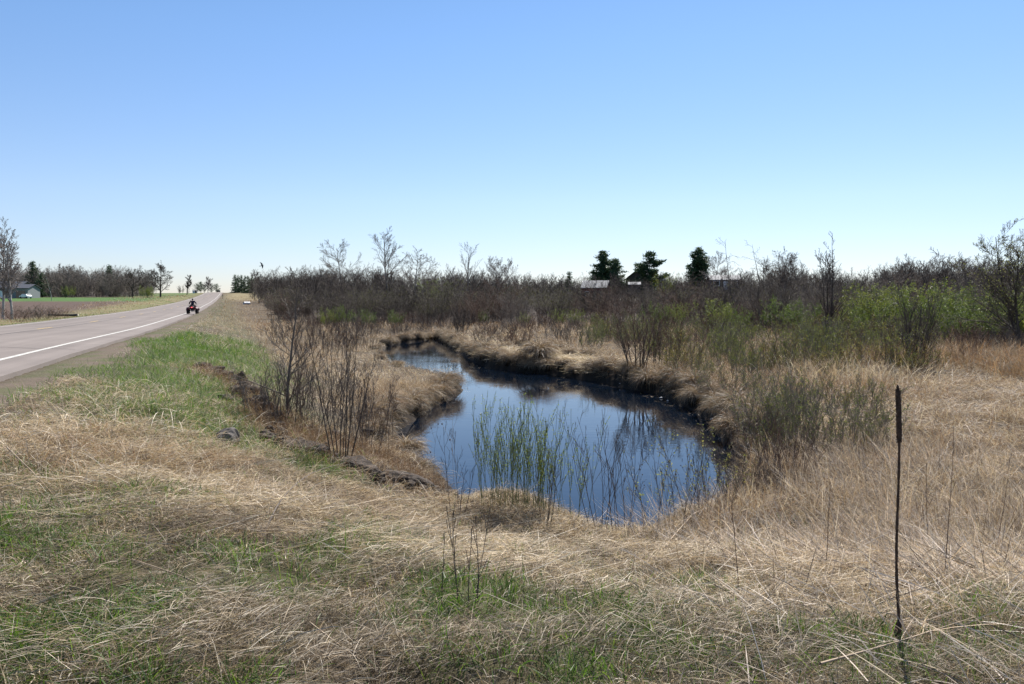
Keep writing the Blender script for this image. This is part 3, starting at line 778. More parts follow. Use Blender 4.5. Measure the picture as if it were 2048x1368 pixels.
tree('bare_tree', 'dark bare tree just left of the wide oak-like one', 'tree', 1526, 155, 510, OAK, 34, .12, .015)
for i, (px, top) in enumerate([(1796, 516), (1838, 520), (1876, 512), (1918, 516), (1958, 520), (1990, 512)]):
    tree('bare_tree', 'rounded grey bare tree in the line on the skyline behind the right willows', 'tree', px, 170 + 4 * (i % 3), top, ROUND, 40 + i, .13, .014, ('bark_mid', 'bark_mid'), group='rounded bare trees on the right skyline')
# saplings and multi-stemmed alders on the right meadow
def at(px, py): return hit(px, py)
def thing_at(px, py, top, **k):
    q = at(px, py); d = ray(px, top); return q, EYE + d[2] * q[1] / d[1] - q[2]
def sapling(name, label, cat, px, py, top, levels, seed, r0, minr, mats=('bark', 'bark'), stems=1, lean=.05, foot=.12, wander=.05, trop=.04, group=None, leaf=None, npts=8, names=('trunk', 'branches'), split=1, lenvar=.25, rz=0):
    q, h = thing_at(px, py, top)
    lv = fit(woody(seed, h, stems, lean, r0, foot, wander, trop, npts, minr, levels, lenvar), h)
    lf = None
    if leaf: lf = leaf_mesh('leaves', seed, lv[-1] if len(lv) > 1 else lv[0], leaf[0], leaf[1], leaf[2], jit=leaf[3] if len(leaf) > 3 else .01)
    return woody_thing(name, label, cat, group, lv, (M[mats[0]], M[mats[1]]), q, rz, leaf=lf, names=names, split=split)
sapling('bare_sapling', 'tall slim bare sapling with twin stems reaching above the right skyline', 'tree', 1660, 694, 463, SAPL, 51, .055, .006, stems=3, lean=.10, foot=.25, lenvar=.5)
sapling('alder_shrub', 'dark multi-stemmed bare alder on the edge of the right clearing', 'shrub', 1828, 742, 560, SHRUB, 53, .035, .005, stems=11, lean=.20, foot=.35, names=('stems', 'branches'))
sapling('alder_shrub', 'dark many-stemmed alder in front of the crooked thin trees', 'shrub', 1545, 664, 560, SHRUB, 54, .035, .008, stems=14, lean=.45, foot=.9, names=('stems', 'branches'))
sapling('alder_shrub', 'spreading bare reddish alder overhanging the far right creek bank', 'shrub', 1275, 742, 604, SHRUB, 55, .022, .005, stems=12, lean=.38, foot=.4, mats=('bark', 'bark_red'), names=('stems', 'branches'))
sapling('alder_shrub', 'thin upright reddish alder just right of the overhanging one', 'shrub', 1330, 735, 610, SHRUB, 56, .02, .005, stems=10, lean=.18, foot=.5, mats=('bark', 'bark_red'), names=('stems', 'branches'))
sapling('alder_shrub', 'low bare shrub on the creek bend where the channel disappears', 'shrub', 920, 668, 610, SHRUB, 57, .02, .008, stems=12, lean=.35, foot=.5, names=('stems', 'branches'))
PALE_G = [(.12, .155, .05), (.16, .19, .065), (.10, .13, .045)]
q_, h_ = thing_at(2052, 712, 430)
tree('willow_tree', 'large budding willow leaning in from the right edge above the skyline', 'tree', 2050, 32, 432, ROUND, 61, .075, .0045, stems=3, lean=.28, foot=.3, trop=.04,
     leaf=(4200, .06, [(.16, .17, .09), (.13, .14, .07), (.2, .2, .12)], .03))

# left side
tree('aspen_tree', 'tall pale-barked aspen at the left edge, the straighter of two', 'tree', 6, 73, 431, UPRIGHT, 71, .15, .012, ('bark_pale', 'bark_grey'))
tree('aspen_tree', 'pale-barked aspen leaning beside the straighter one at the left edge', 'tree', 24, 71, 470, UPRIGHT, 72, .13, .012, ('bark_pale', 'bark_grey'), lean=-.10, trop=.0)
tree('birch_tree', 'small leaning white birch on the lawn in front of the left wood', 'tree', 105, 176, 542, UPRIGHT, 73, .09, .014, ('bark_pale', 'bark_mid'), lean=.15)
tree('bare_tree', 'big bare broad-limbed tree at the right end of the left wood', 'tree', 322, 240, 519, WIDE, 74, .30, .022)
tree('bare_tree', 'smaller round bare tree left of the big broad-limbed one', 'tree', 266, 235, 529, WIDE, 75, .2, .022)
tree('bare_tree', 'bare forked tree at the roadside beyond the left wood', 'tree', 375, 330, 549, UPRIGHT, 76, .2, .034)
tree('bare_tree', 'pale rounded bare tree on the hilltop left of the road crest', 'tree', 417, 420, 552, ROUND, 77, .2, .030, ('bark_grey', 'bark_grey'))
tree('bare_tree', 'thin bare tree in front of the dark conifers right of the crest', 'tree', 508, 400, 538, ROUND, 78, .18, .030, ('bark_mid', 'bark_mid'))
tree('bare_tree', 'bare tree with a forked top behind the left wood near the spruce', 'tree', 140, 290, 527, OAK, 79, .16, .03)

# conifers: trunk, whorled limbs, flat sprays of needles
NEED = 1.3 * np.array([(.034, .062, .030), (.046, .080, .034), (.026, .050, .026), (.060, .090, .036)])
def conifer(name, label, px, Y, top, seed, wid, kind='spruce', lean=0, base=.08, n=5200, size=None, group=None, cat='tree'):
    loc, h = far(px, Y, top); rg = np.random.default_rng(seed)
    root = empty(name, loc); tag(root, label, cat, group)
    polys = []; tr = np.array([[lean * h * (t ** 1.5), 0, h * t - .1 * (t == 0)] for t in np.linspace(0, 1, 7)])
    polys.append((tr, np.linspace(.02 * h, .004 * h, 7)))
    limbs = []
    nl = 70 if kind != 'pine' else 46
    for k in range(nl):
        t = base + (1 - base) * (k + rg.uniform(0, 1)) / nl
        if kind == 'spruce': L = wid * (1 - t) ** .72 * rg.uniform(.7, 1.15) + .02 * h; up = -.12 + .4 * t
        elif kind == 'cedar': L = wid * math.sin(min(1, (1 - t) * 1.9) * math.pi / 2) * rg.uniform(.55, 1.1) + .03 * h; up = .5 + .3 * t
        else: L = wid * (math.sin(math.pi * min(1, (t + .12) * .92)) ** .6) * (1.05 - t * .45) * rg.choice([.35, .6, .9, 1.15]); up = .12 + .35 * t
        az = rg.uniform(0, 6.28); p = np.array([lean * h * t ** 1.5, 0, h * t])
        d = np.array([math.cos(az), math.sin(az), up])
        pt, rr = grow(rg, p, d, L, .005 * h * (1.1 - t), 4, .06, .03 if kind != 'spruce' else -.02)
        limbs.append((pt, rr))
    lw = np.array([np.linalg.norm(p[-1] - p[0]) ** 1.2 + .12 for p, r in limbs]); lw /= lw.sum()
    ki = rg.choice(len(limbs), n, p=lw); t = rg.uniform(.08 if kind != 'pine' else .35, 1.05, n)
    P = np.array([p for p, r in limbs]); x = np.clip(t * 3, 0, 2.999); i = x.astype(int); f_ = (x - i)[:, None]
    c = P[ki, i] * (1 - f_) + P[ki, i + 1] * f_
    s = size or h * .055
    c = c + rg.normal(0, 1, (n, 3)) * s * np.array([.55, .55, .30 if kind != 'cedar' else .5])
    a = rg.normal(0, 1, (n, 3)) * np.array([1, 1, .5]) + np.array([0, 0, .25 if kind != 'spruce' else -.2]); a /= np.linalg.norm(a, axis=1, keepdims=True)
    b = np.cross(a, rg.normal(0, 1, (n, 3))); b /= np.linalg.norm(b, axis=1, keepdims=True)
    sz = (s * rg.uniform(.5, 1.3, n))[:, None]
    v = np.stack([c - b * sz * .18, c + b * sz * .18, c + a * sz], 1).reshape(-1, 3)
    cc = NEED[rg.integers(0, 4, n)] * rg.uniform(.7, 1.4, (n, 1))
    link('trunk', tube_mesh('trunk', polys, 6), M['bark'], root)
    link('branches', tube_mesh('branches', limbs, 4), M['bark'], root)
    link('needles', np_mesh('needles', v, None, np.arange(3 * n).reshape(-1, 3), col=np.repeat(cc, 3, 0)), M['needle'], root)
    return root
conifer('pine_tree', 'tall full pine beside the red barn, the higher of a close pair', 1206, 210, 502, 81, 5.6, 'spruce', n=11000, base=.2)
conifer('pine_tree', 'shorter full pine touching the right side of the tall one by the barn', 1229, 206, 518, 82, 5.4, 'spruce', n=9000, base=.2)
conifer('pine_tree', 'lone open-crowned pine with layered plumes above a dark gable', 1296, 208, 503, 83, 5.2, 'pine', lean=.03, n=8000)
conifer('cedar_tree', 'columnar dark cedar left of the long pale roof', 1396, 200, 500, 84, 3.0, 'cedar', n=9000)
conifer('spruce_tree', 'pointed spruce rising above the left wood behind the blue house', 69, 252, 523, 85, 3.4, n=5000)
conifer('spruce_tree', 'broad dark spruce at the wood edge right of the blue house', 86, 236, 545, 86, 3.0, n=4000)
conifer('spruce_tree', 'lone spruce tip showing above the middle of the left wood', 221, 262, 531, 87, 3.2, n=4000)
conifer('spruce_tree', 'small dark spruce among bare trees on the left wood edge', 133, 234, 572, 88, 1.4, n=2500)
conifer('spruce_tree', 'small round dark conifer next to the road crest on the left', 434, 430, 568, 89, 2.6, 'cedar', n=2500)
for i, (px, top) in enumerate([(396, 568), (403, 564), (410, 570), (424, 570)]):
    conifer('spruce_tree', 'dark conifer in the low clump left of the road crest', px, 425 + 5 * i, top, 90 + i, 3.0, 'cedar', n=2200, group='low dark conifers left of the crest')
for i, (px, Y, top) in enumerate([(472, 392, 549), (478, 388, 551), (484, 385, 550), (491, 380, 551), (498, 376, 552), (505, 372, 553)]):
    conifer('spruce_tree', 'dark close-set spruce in the row right of the road crest', px, Y, top, 95 + i, 2.6, n=2600, base=.02, group='row of dark spruces right of the crest')
conifer('spruce_tree', 'small pointed spruce poking out of the thicket left of the barn', 1138, 205, 543, 105, 2.0, n=2500)

# --- thickets: seven kinds of bare shrub, each placed shrub an object of its own
PROTO = []
for k in range(7):
    rgk = random.Random(k)
    lv = fit(woody(200 + k, 4.5, 17, .42, .022, 1.1, .10, .04, 6, .0065, ({'n': 13, 'f0': .12, 'f1': .98, 'ang': 38, 'len': .42, 'taper': .45, 'trop': .12, 'np': 3, 'w': .16}, {'n': 6, 'ang': 40, 'len': .5, 'np': 2}), .5), 4.5)
    v = []; q = []; o = 0
    for i, sides in enumerate((4, 3, 3)):
        a, b_ = tube_arrays(lv[i], sides); v.append(a); q.append(b_ + o); o += len(a)
    v = np.concatenate(v); q = np.concatenate(q); nb = len(q); cc = np.full((len(v), 3), .06)
    nl = (0, 500, 0, 900, 0, 300, 1500)[k]
    if nl:      # first buds breaking
        a, b_, c2 = leaves_on(k, [t for t in lv[2] if t[0][-1][2] > 1.5], nl, .055, [(.13, .13, .055), (.10, .105, .05), (.16, .15, .07)], jit=.03)
        q = np.concatenate([q, b_ + len(v)]); v = np.concatenate([v, a]); cc = np.concatenate([cc, c2])
    PROTO.append((v, q, cc, np.concatenate([np.zeros(nb), np.ones(len(q) - nb)])))
PMESH = [np_mesh('bare_shrub', v, q, smooth=True, col=cc, slot=sl) for v, q, cc, sl in PROTO]
for i, me in enumerate(PMESH):
    me.materials.append(M[('bark', 'bark_mid', 'bark_mid', 'bark', 'bark_red', 'bark', 'bark_mid')[i]]); me.materials.append(M['leaf'])
def edge_Y(px):          # depth of the thicket's front edge along each photo column
    return np.interp(px, [430, 520, 560, 640, 760, 900, 1000, 1200, 1400, 1520, 1650, 1760, 1850, 1950, 2100, 2400], [300, 110, 86, 74, 70, 68, 72, 70, 64, 54, 50, 50, 48, 47, 45, 45])
rgt = random.Random(77)
def shrub_spot(fmin, fmax, x0=470, x1=2330):
    while True:
        px = rgt.uniform(x0, x1); e = float(edge_Y(px)); Y = e + fmin + (fmax - fmin) * rgt.random() ** .8
        X = (px - 1024) / F * Y
        if X - TA * Y > 5 + .012 * Y: return X, Y
for k in range(285):
    X, Y = shrub_spot(0, 55); i = rgt.randrange(7)
    h = rgt.uniform(.42, 1.12) * (1.0 if Y > 62 else .7)
    o = link('bare_shrub', PMESH[i], None); o.location = (X, Y, tz(X, Y)); o.rotation_euler = (0, 0, rgt.uniform(0, 6.28)); w_ = h * rgt.uniform(1.0, 1.5); o.scale = (w_, w_, h)
    tag(o, 'leafless brown shrub in the dense thicket beyond the creek', 'shrub', 'leafless shrubs of the thicket')

# low twigs all over the meadow between the creek and the thicket
LOW = []
for k in range(4):
    lv = fit(woody(250 + k, 1.2, 14, .30, .009, .45, .07, .03, 5, .0042, ({'n': 7, 'f0': .25, 'f1': .98, 'ang': 28, 'len': .38, 'taper': .5, 'trop': .10, 'np': 3, 'w': .1}, {'n': 3, 'ang': 32, 'len': .45, 'np': 2}), .5), 1.2)
    v = []; q = []; o = 0
    for l in lv:
        a, b_ = tube_arrays(l, 3); v.append(a); q.append(b_ + o); o += len(a)
    me = np_mesh('twiggy_shrub', np.concatenate(v), np.concatenate(q), smooth=True); me.materials.append(M[('bark_red', 'bark_mid', 'bark', 'bark_red')[k]]); LOW.append(me)
cnt = 0
while cnt < 270:
    px = rgt.uniform(520, 2200); e = float(edge_Y(px)); Y = e * (1 - rgt.random() ** 1.6 * .5) + 2; X = (px - 1024) / F * Y
    sd0 = float(sdf(np.array([X]), np.array([Y]))[0])
    if sd0 < .8 or X - TA * Y < 3.5 or ((X - 10.5) ** 2 / 40 + (Y - 19) ** 2 / 20) < 1: continue
    k = rgt.uniform(.6, 1.35); o = link('twiggy_shrub', LOW[rgt.randrange(4)], None); o.location = (X, Y, tz(X, Y)); o.rotation_euler = (0, 0, rgt.uniform(0, 6.28)); o.scale = (k * rgt.uniform(.9, 1.5), k * rgt.uniform(.9, 1.5), k)
    tag(o, 'low leafless twiggy bush in the marsh grass between the creek and the thicket', 'shrub', 'low twiggy bushes in the marsh grass'); cnt += 1

def merged(name, spots, mat, mats=None):
    V = []; Q = []; o = 0
    for X, Y, z, rz, sx, sz, i in spots:
        v, q = PROTO2[i]; c_, s_ = math.cos(rz), math.sin(rz)
        w = np.stack([(v[:, 0] * c_ - v[:, 1] * s_) * sx + X, (v[:, 0] * s_ + v[:, 1] * c_) * sx + Y, v[:, 2] * sz + z], 1)
        V.append(w); Q.append(q + o); o += len(v)
    return link(name, np_mesh(name, np.concatenate(V), np.concatenate(Q), smooth=True), mat)
PROTO2 = []
for k in range(5):      # young trees of the far woods, unit height
    lv = fit(woody(300 + k, 1.0, 3, .16, .009, .10, .06, .02, 5, .0020, ({'n': 17, 'f0': .12, 'f1': .98, 'ang': 42, 'len': .42, 'taper': .6, 'trop': .12, 'np': 3, 'w': .14}, {'n': 8, 'ang': 42, 'len': .5, 'np': 2}), .4), 1.0)
    v = []; q = []; o = 0
    for i, sides in enumerate((3, 3, 3)):
        a, b_ = tube_arrays(lv[i], sides); v.append(a); q.append(b_ + o); o += len(a)
    PROTO2.append((np.concatenate(v), np.concatenate(q)))
def skyline(px): return float(np.interp(px, [450, 700, 900, 1050, 1250, 1450, 1600, 1720, 1800, 2100], [1, 1.02, 1.0, .86, .82, .92, 1.1, .95, 1.25, 1.3]))
spots = []
for k in range(620):
    X, Y = shrub_spot(45, 170, 430, 2250)
    h = (rgt.uniform(3.4, 7.8) if Y < 170 else rgt.uniform(6.5, 9.5)) * skyline(1024 + X / Y * F)
    spots.append((X, Y, tz(X, Y), rgt.uniform(0, 6.28), h * rgt.uniform(.8, 1.3), h, rgt.randrange(5)))
for k in range(440):
    px = rgt.uniform(440, 2250); Y = rgt.uniform(225, 330); X = (px - 1024) / F * Y
    if X - TA * Y < 24: continue
    h = rgt.uniform(7, 10.2) * skyline(px); spots.append((X, Y, tz(X, Y), rgt.uniform(0, 6.28), h * rgt.uniform(.8, 1.3), h, rgt.randrange(5)))
for k in range(110):
    px = rgt.uniform(478, 640); Y = rgt.uniform(300, 440); X = (px - 1024) / F * Y
    if X - TA * Y < 11: continue
    h = rgt.uniform(6.5, 9); spots.append((X, Y, tz(X, Y), rgt.uniform(0, 6.28), h * rgt.uniform(.9, 1.3), h, rgt.randrange(5)))
cut = len(spots) * 2 // 3
tag(merged('far_thicket', spots[:cut], M['bark']), 'dark bare brushwood filling the ground behind the front shrubs', 'brushwood', kind='stuff')
tag(merged('far_wood', spots[cut:], M['bark_far']), 'grey brown leafless wood along the right horizon', 'wood', kind='stuff')
spots = []
for k in range(480):
    px = rgt.uniform(-260, 372); Y = rgt.uniform(238, 330); X = (px - 1024) / F * Y
    if X - TA * Y > -30: continue
    h = rgt.uniform(7.6, 10.6) * (1 if px > -20 else 1.1); spots.append((X, Y, tz(X, Y), rgt.uniform(0, 6.28), h * rgt.uniform(.9, 1.4), h, rgt.randrange(5)))
for k in range(60):
    px = rgt.uniform(360, 440); Y = rgt.uniform(330, 460); X = (px - 1024) / F * Y
    if X - TA * Y > -24: continue
    h = rgt.uniform(3, 5); spots.append((X, Y, tz(X, Y), rgt.uniform(0, 6.28), h, h, rgt.randrange(5)))
tag(merged('left_wood', spots, M['bark_far']), 'grey brown leafless wood behind the lawn on the left', 'wood', kind='stuff')

# --- willows coming into leaf: stems, twigs, leaves
WIL = ({'n': 9, 'f0': .2, 'f1': .98, 'ang': 26, 'len': .42, 'taper': .5, 'trop': .14, 'np': 3, 'w': .1}, {'n': 4, 'ang': 30, 'len': .5, 'np': 2})
LEAFC = {'y': [(.15, .17, .055), (.18, .195, .07), (.115, .135, .045)], 'g': [(.09, .12, .045), (.11, .14, .05), (.07, .10, .04)], 'o': [(.14, .15, .06), (.11, .13, .05), (.17, .17, .08)]}
WP_ = {}
for key in 'ygo':
    for v_ in range(2):
        lv = fit(woody(400 + v_ + ord(key), 3.0, 22, .36, .016, .9, .08, .05, 6, .0045, WIL, .6), 3.0)
        r_ = empty('budding_willow')
        a, b_ = tube_arrays(lv[0], 4); link('stems', np_mesh('stems', a, b_, smooth=True), M['bark'], r_)
        v = []; q = []; o = 0
        for l in lv[1:]:
            a, b_ = tube_arrays(l, 3); v.append(a); q.append(b_ + o); o += len(a)
        link('twigs', np_mesh('twigs', np.concatenate(v), np.concatenate(q), smooth=True), M['stem_green'], r_)
        link('leaves', leaf_mesh('leaves', v_ + 7, [t for t in lv[-1] if t[0][-1][2] > .75], 4600, .062, LEAFC[key], jit=.04), M['leaf'], r_)
        WP_[(key, v_)] = [r_, False]
def willow(px, Y, top, key, label, group=None, wx=1.0):
    loc, h = far(px, Y, top); k = h / 3.0
    ent = WP_[(key, rgt.randrange(2))]
    if not ent[1]:
        o = ent[0]; ent[1] = True
        o.location = loc; o.scale = (k * wx, k * wx, k)
    else: o = copy_tree(ent[0], loc, rgt.uniform(0, 6.28), (k * wx, k * wx, k))
    o['label'] = label; o['category'] = 'willow'
    if group: o['group'] = group
    elif 'group' in o: del o['group']
    return o
willow(880, 150, 556, 'y', 'round yellow-green budding willow high in the middle thicket', None, 1.5)
G = 'green budding willows along the far creek bend'
for px, Y, top in [(655, 66, 612), (692, 67, 606), (735, 66, 614), (790, 68, 616), (965, 74, 618)]:
    willow(px, Y, top, rgt.choice('gy'), 'small green budding willow at the foot of the thicket behind the creek bend', G, 1.1)
willow(1050, 70, 622, 'o', 'small olive budding willow in the meadow left of the yellow-green ones')
for px in (1118, 1150): willow(px, 68, 616, 'y', 'yellow-green budding willow in the meadow beyond the middle of the creek', 'yellow-green willows beyond the creek', 1.0)
willow(1190, 69, 624, 'g', 'darker green small willow right of the yellow-green meadow pair')
willow(1318, 64, 600, 'g', 'bright green willow behind the reddish alders, left one', None, 1.1)
willow(1355, 66, 604, 'y', 'bright yellow-green willow behind the reddish alders, right one', None, 1.0)
willow(1440, 56, 596, 'y', 'large yellow-green willow in front of the thicket, nearest the crooked trees', None, 1.3)
willow(1480, 54, 606, 'g', 'green willow beside the large yellow-green one below the crooked trees')
G = 'green willows along the right thicket edge'
for px, Y, top in [(1560, 52, 588), (1610, 50, 592), (1720, 46, 566), (1765, 46, 558), (1800, 44, 566), (1850, 42, 560), (1905, 44, 556), (1950, 42, 562), (1990, 40, 566), (2030, 40, 572), (2080, 38, 566), (1740, 40, 590), (1880, 38, 585), (1960, 36, 592), (2120, 40, 560), (2160, 36, 570)]:
    willow(px, Y, top, rgt.choice('gggy'), 'leafy green willow in the thicket edge on the right', G, 1.2)
G = 'budding bushes at the left wood edge'
for px, Y, top in [(142, 228, 571), (290, 226, 570), (300, 225, 574)]:
    willow(px, Y, top, 'y', 'yellow-green budding bush at the foot of the left wood', G, 1.2)
willow(1330, 195, 543, 'y', 'pale yellow-green budding tree between the open pine and the cedar', None, .9)
for px, Y, top in [(30, 66, 608), (62, 68, 606), (92, 68, 608), (118, 70, 612), (-30, 66, 600)]:
    i = rgt.randrange(7); loc, h = far(px, Y, top)
    o = link('bare_shrub', PMESH[i], None); o.location = loc; o.scale = (h / 4.5 * 1.6, h / 4.5 * 1.6, h / 4.5)
    tag(o, 'low bare brown bush on the verge in front of the ploughed field', 'shrub', 'bushes beside the ploughed field')
for e in WP_.values():
    if not e[1]:
        for ch in list(e[0].children): bpy.data.objects.remove(ch)
        bpy.data.objects.remove(e[0])
# ------------------------------------------------------------------ bank details
def rock_mesh(seed, sx, sy, sz, rough=.28, sub=4):
    bm = bmesh.new(); bmesh.ops.create_icosphere(bm, subdivisions=sub, radius=1)
    rg = np.random.default_rng(seed)
    pl = [(unit(rg.normal(0, 1, 3)), rg.uniform(.62, .92)) for _ in range(9)]
    for v in bm.verts:
        p = np.array(v.co)
        for n_, d_ in pl:
            k = p @ n_ - d_
            if k > 0: p = p - n_ * k * .9
        nn = float(fbm(p[0] * 2.2 + seed, p[1] * 2.2 + p[2] * 1.7, seed, 4) - .5)
        p = p * (1 + rough * nn)
        v.co = (p[0] * sx, p[1] * sy, p[2] * sz)
    me = bpy.data.meshes.new('rock'); bm.to_mesh(me); bm.free()
    return me
rr = random.Random(9)
G = 'dark rocks lining the washed-out embankment edge'
for i, (px, py, sx, sy, sz, mt) in enumerate([
        (402, 738, .40, .25, .14, 'rock_dark'), (424, 745, .45, .25, .12, 'rock_dark'), (448, 752, .35, .2, .12, 'rock_dark'), (484, 762, .20, .18, .22, 'rock_dark'), (500, 776, .28, .2, .13, 'rock_dark'),
        (470, 785, .3, .2, .12, 'rock_dark'), (455, 800, .24, .2, .10, 'rock_dark'), (500, 812, .3, .2, .12, 'rock_dark'), (540, 838, .28, .2, .10, 'rock_dark'),
        (535, 876, .24, .16, .10, 'rock_dark'), (566, 886, .22, .14, .09, 'rock_dark'), (600, 893, .2, .14, .08, 'rock_dark'),
        (760, 885, .18, .14, .08, 'rock_dark'), (735, 870, .2, .15, .09, 'rock_dark'), (610, 862, .2, .15, .08, 'rock_dark'), (668, 872, .16, .13, .08, 'rock')]):
    q = hit(px, py); o = link('rock', rock_mesh(500 + i, sx * .62, sy * .7, sz * .9, .5), M[mt]); o.location = (q[0], q[1], q[2] + sz * .2); o.rotation_euler = (rr.uniform(-.25, .25), rr.uniform(-.25, .25), rr.uniform(-.6, .3))
    tag(o, 'dark angular rock half buried along the washed-out embankment edge', 'rock', G)
LL = np.concatenate([[0], np.cumsum(np.linalg.norm(np.diff(LINE, axis=0), axis=1))])
for i, t in enumerate(np.arange(.1, LL[-1], .26)):
    x = float(np.interp(t, LL, LINE[:, 0])) + rr.uniform(-.10, .28); y = float(np.interp(t, LL, LINE[:, 1])) + rr.uniform(-.08, .30)
    k = rr.uniform(.8, 1.3) * (1.15 if y > 13 else .85)
    o = link('rock', rock_mesh(620 + i, .13 * k * rr.uniform(.6, 1.3), .10 * k, .10 * k, .7, 3), M['rock_dark']); o.location = (x, y, tz(x, y) + rr.uniform(-.02, .06)); o.rotation_euler = (rr.uniform(-.4, .4), rr.uniform(-.4, .4), rr.uniform(0, 3))
    tag(o, 'dark angular rock half buried along the washed-out embankment edge', 'rock', G)
q = hit(456, 892); o = link('boulder', rock_mesh(541, .155, .14, .15), M['rock']); o.location = (q[0], q[1], q[2] + .07)
tag(o, 'rounded grey boulder sitting alone in the green grass on the slope', 'boulder')
for i, (pa, pb, label) in enumerate([((556, 893), (668, 926), 'long dark slab at the top of the row above the creek'), ((664, 922), (760, 962), 'dark slab in the middle of the row under the bare alder'), ((756, 958), (890, 992), 'lowest dark slab running down to the water')]):
    a, b_ = hit(*pa), hit(*pb); mid = [(a[k] + b_[k]) / 2 for k in range(3)]; ln = math.dist(a, b_)
    o = link('slab', rock_mesh(560 + i, ln * .46, .20, .12, .55), M['rock_dark']); o.location = (mid[0], mid[1] + .05, mid[2] + .035)
    o.rotation_euler = (.25, math.atan2(a[2] - b_[2], math.hypot(b_[0] - a[0], b_[1] - a[1])), math.atan2(b_[1] - a[1], b_[0] - a[0]))
    tag(o, label, 'slab')
G = 'pale stones at the right waterline'
for i, (px, py) in enumerate([(1322, 797), (1335, 803), (1413, 836), (1425, 842), (1476, 884), (1484, 893), (1492, 902), (1240, 770)]):
    q = hit(px, py); s = rr.uniform(.025, .055); o = link('stone', rock_mesh(580 + i, s * 1.4, s, s * .6, .3, 3), M['pale_stone']); o.location = (q[0], q[1], max(q[2], 0) + .02); o.rotation_euler = (0, 0, rr.uniform(0, 3))
    tag(o, 'small pale stone at the waterline on the right bank', 'stone', G)

# sedge tussocks: a dark peat stool under a mop of arching blades
TUS = []
for k in range(4):
    rgk = np.random.default_rng(600 + k); root = empty('sedge_tussock')
    me = rock_mesh(610 + k, .19, .19, .24, .35, 3); link('root_stool', me, M['peat'], root)
    n = 900; a = rgk.uniform(0, 6.28, n); r = .17 * np.sqrt(rgk.uniform(0, 1, n))
    rt = np.stack([np.cos(a) * r, np.sin(a) * r, .16 + .10 * (1 - (r / .17) ** 2)], 1)
    pal = TAN * .72 if k % 2 else np.concatenate([RUST * 1.0, TAN * .5, STRAW * .5])
    blades('blades', rt, rgk.uniform(.22, .55, n), a + rgk.normal(0, .6, n), 1.45 - r / .17 * .9 + rgk.normal(0, .15, n), rgk.uniform(1.2, 2.7, n), rgk.uniform(.005, .009, n), pick(rgk, pal, n), M['straw'], 4, rg=rgk, parent=root)
    TUS.append([root, False])
seg = np.linalg.norm(np.roll(WP, -1, 0) - WP, axis=1); cum = np.concatenate([[0], np.cumsum(seg)])
def shore(t):
    i = int(np.searchsorted(cum, t, 'right') - 1) % len(WP); f_ = (t - cum[i]) / seg[i]
    return WP[i] * (1 - f_) + WP[(i + 1) % len(WP)] * f_, NRM[i] * (1 - f_) + NRM[(i + 1) % len(WP)] * f_
def tussock(x, y, k, label, group, dz=0):
    ent = TUS[rr.randrange(4)]; loc = (x, y, max(0, tz(x, y)) - .06 * k + dz)
    if not ent[1]: o = ent[0]; ent[1] = True; o.location = loc; o.scale = (k, k, k)
    else: o = copy_tree(ent[0], loc, rr.uniform(0, 6.28), k)
    tag(o, label, 'tussock', group)
    if not group and 'group' in o: del o['group']
    return o
BACK0, BACK1 = cum[WPIX.index((926, 782))], cum[WPIX.index((774, 692))]      # low back shore of the headland
t = 0.0
while t < cum[-1]:
    p, n_ = shore(t)
    if BACK0 < t < BACK1 and rr.random() < .8: t += .6; continue
    if p[1] > 13.0:
        east = p[0] - np.interp(p[1], [13, 25, 40, 60], [2, .5, -3, -7]) > 0
        off = rr.uniform(.10, .5)
        tussock(p[0] + n_[0] * off, p[1] + n_[1] * off, rr.uniform(.7, 1.2) * (.6 if BACK0 < t < BACK1 else 1),
                'brown shaggy sedge tussock on the far creek bank' if east else 'brown shaggy sedge tussock on the left creek bank', 'sedge tussocks on the far bank' if east else 'sedge tussocks on the left bank')
        t += rr.uniform(.42, .95)
    else: t += .5
q = hit(1082, 735); tussock(q[0] - .05, q[1] + .7, 1.9, 'tallest sedge tussock leaning over the far bank, rising above the others', None)
for px, py in [(1045, 692), (1112, 700), (1140, 712), (1175, 715), (1215, 735), (1010, 700)]:
    q = hit(px, py); tussock(q[0], q[1], rr.uniform(.9, 1.3), 'brown sedge tussock standing back from the water on the flattened meadow', 'sedge tussocks on the flattened meadow')

# tall tan grass on the left headland, flattened pale grass on the far bank
rg = np.random.default_rng(21)
def clump_grass(name, label, cat, pts, spread, n, Lr, pal, elr=(.7, 1.5), br=(.2, 1.4), wr=(.004, .007), az0=None, mat='straw', rz=0):
    P = np.array([hit(*p)[:2] for p in pts]); k = rg.integers(0, len(P), n)
    X = P[k, 0] + rg.normal(0, spread, n); Y = P[k, 1] + rg.normal(0, spread * 1.2, n)
    sd = sdf(X, Y); ok = sd > .08; X, Y = X[ok], Y[ok]; n = len(X)
    az = rg.uniform(0, 6.28, n) if az0 is None else rg.normal(az0, .6, n)
    rt = put(X, Y); rt[:, 2] += rg.uniform(0, rz, n) if rz else 0
    o = blades(name, rt, rg.uniform(*Lr, n), az, rg.uniform(*elr, n), rg.uniform(*br, n), rg.uniform(*wr, n), pick(rg, pal, n), M[mat], 4, rg=rg)
    return tag(o, label, cat, kind='stuff')
clump_grass('headland_grass', 'tall tan grass on the headland of the left bank', 'marsh grass', [(770, 775), (800, 780), (830, 780), (860, 780), (885, 785), (780, 800), (820, 805), (850, 795), (750, 790), (740, 800)], .35, 8000, (.2, .48), TAN, wr=(.005, .009))
clump_grass('flattened_grass', 'bleached flattened grass on top of the far bank', 'marsh grass', [(1000, 705), (1040, 708), (1080, 712), (950, 690), (1130, 725), (1160, 735), (1190, 740), (970, 700), (920, 680)], 1.0, 9000, (.3, .6), STRAW * 1.05, (.0, .5), (.0, .5), (.008, .014), rz=.15)
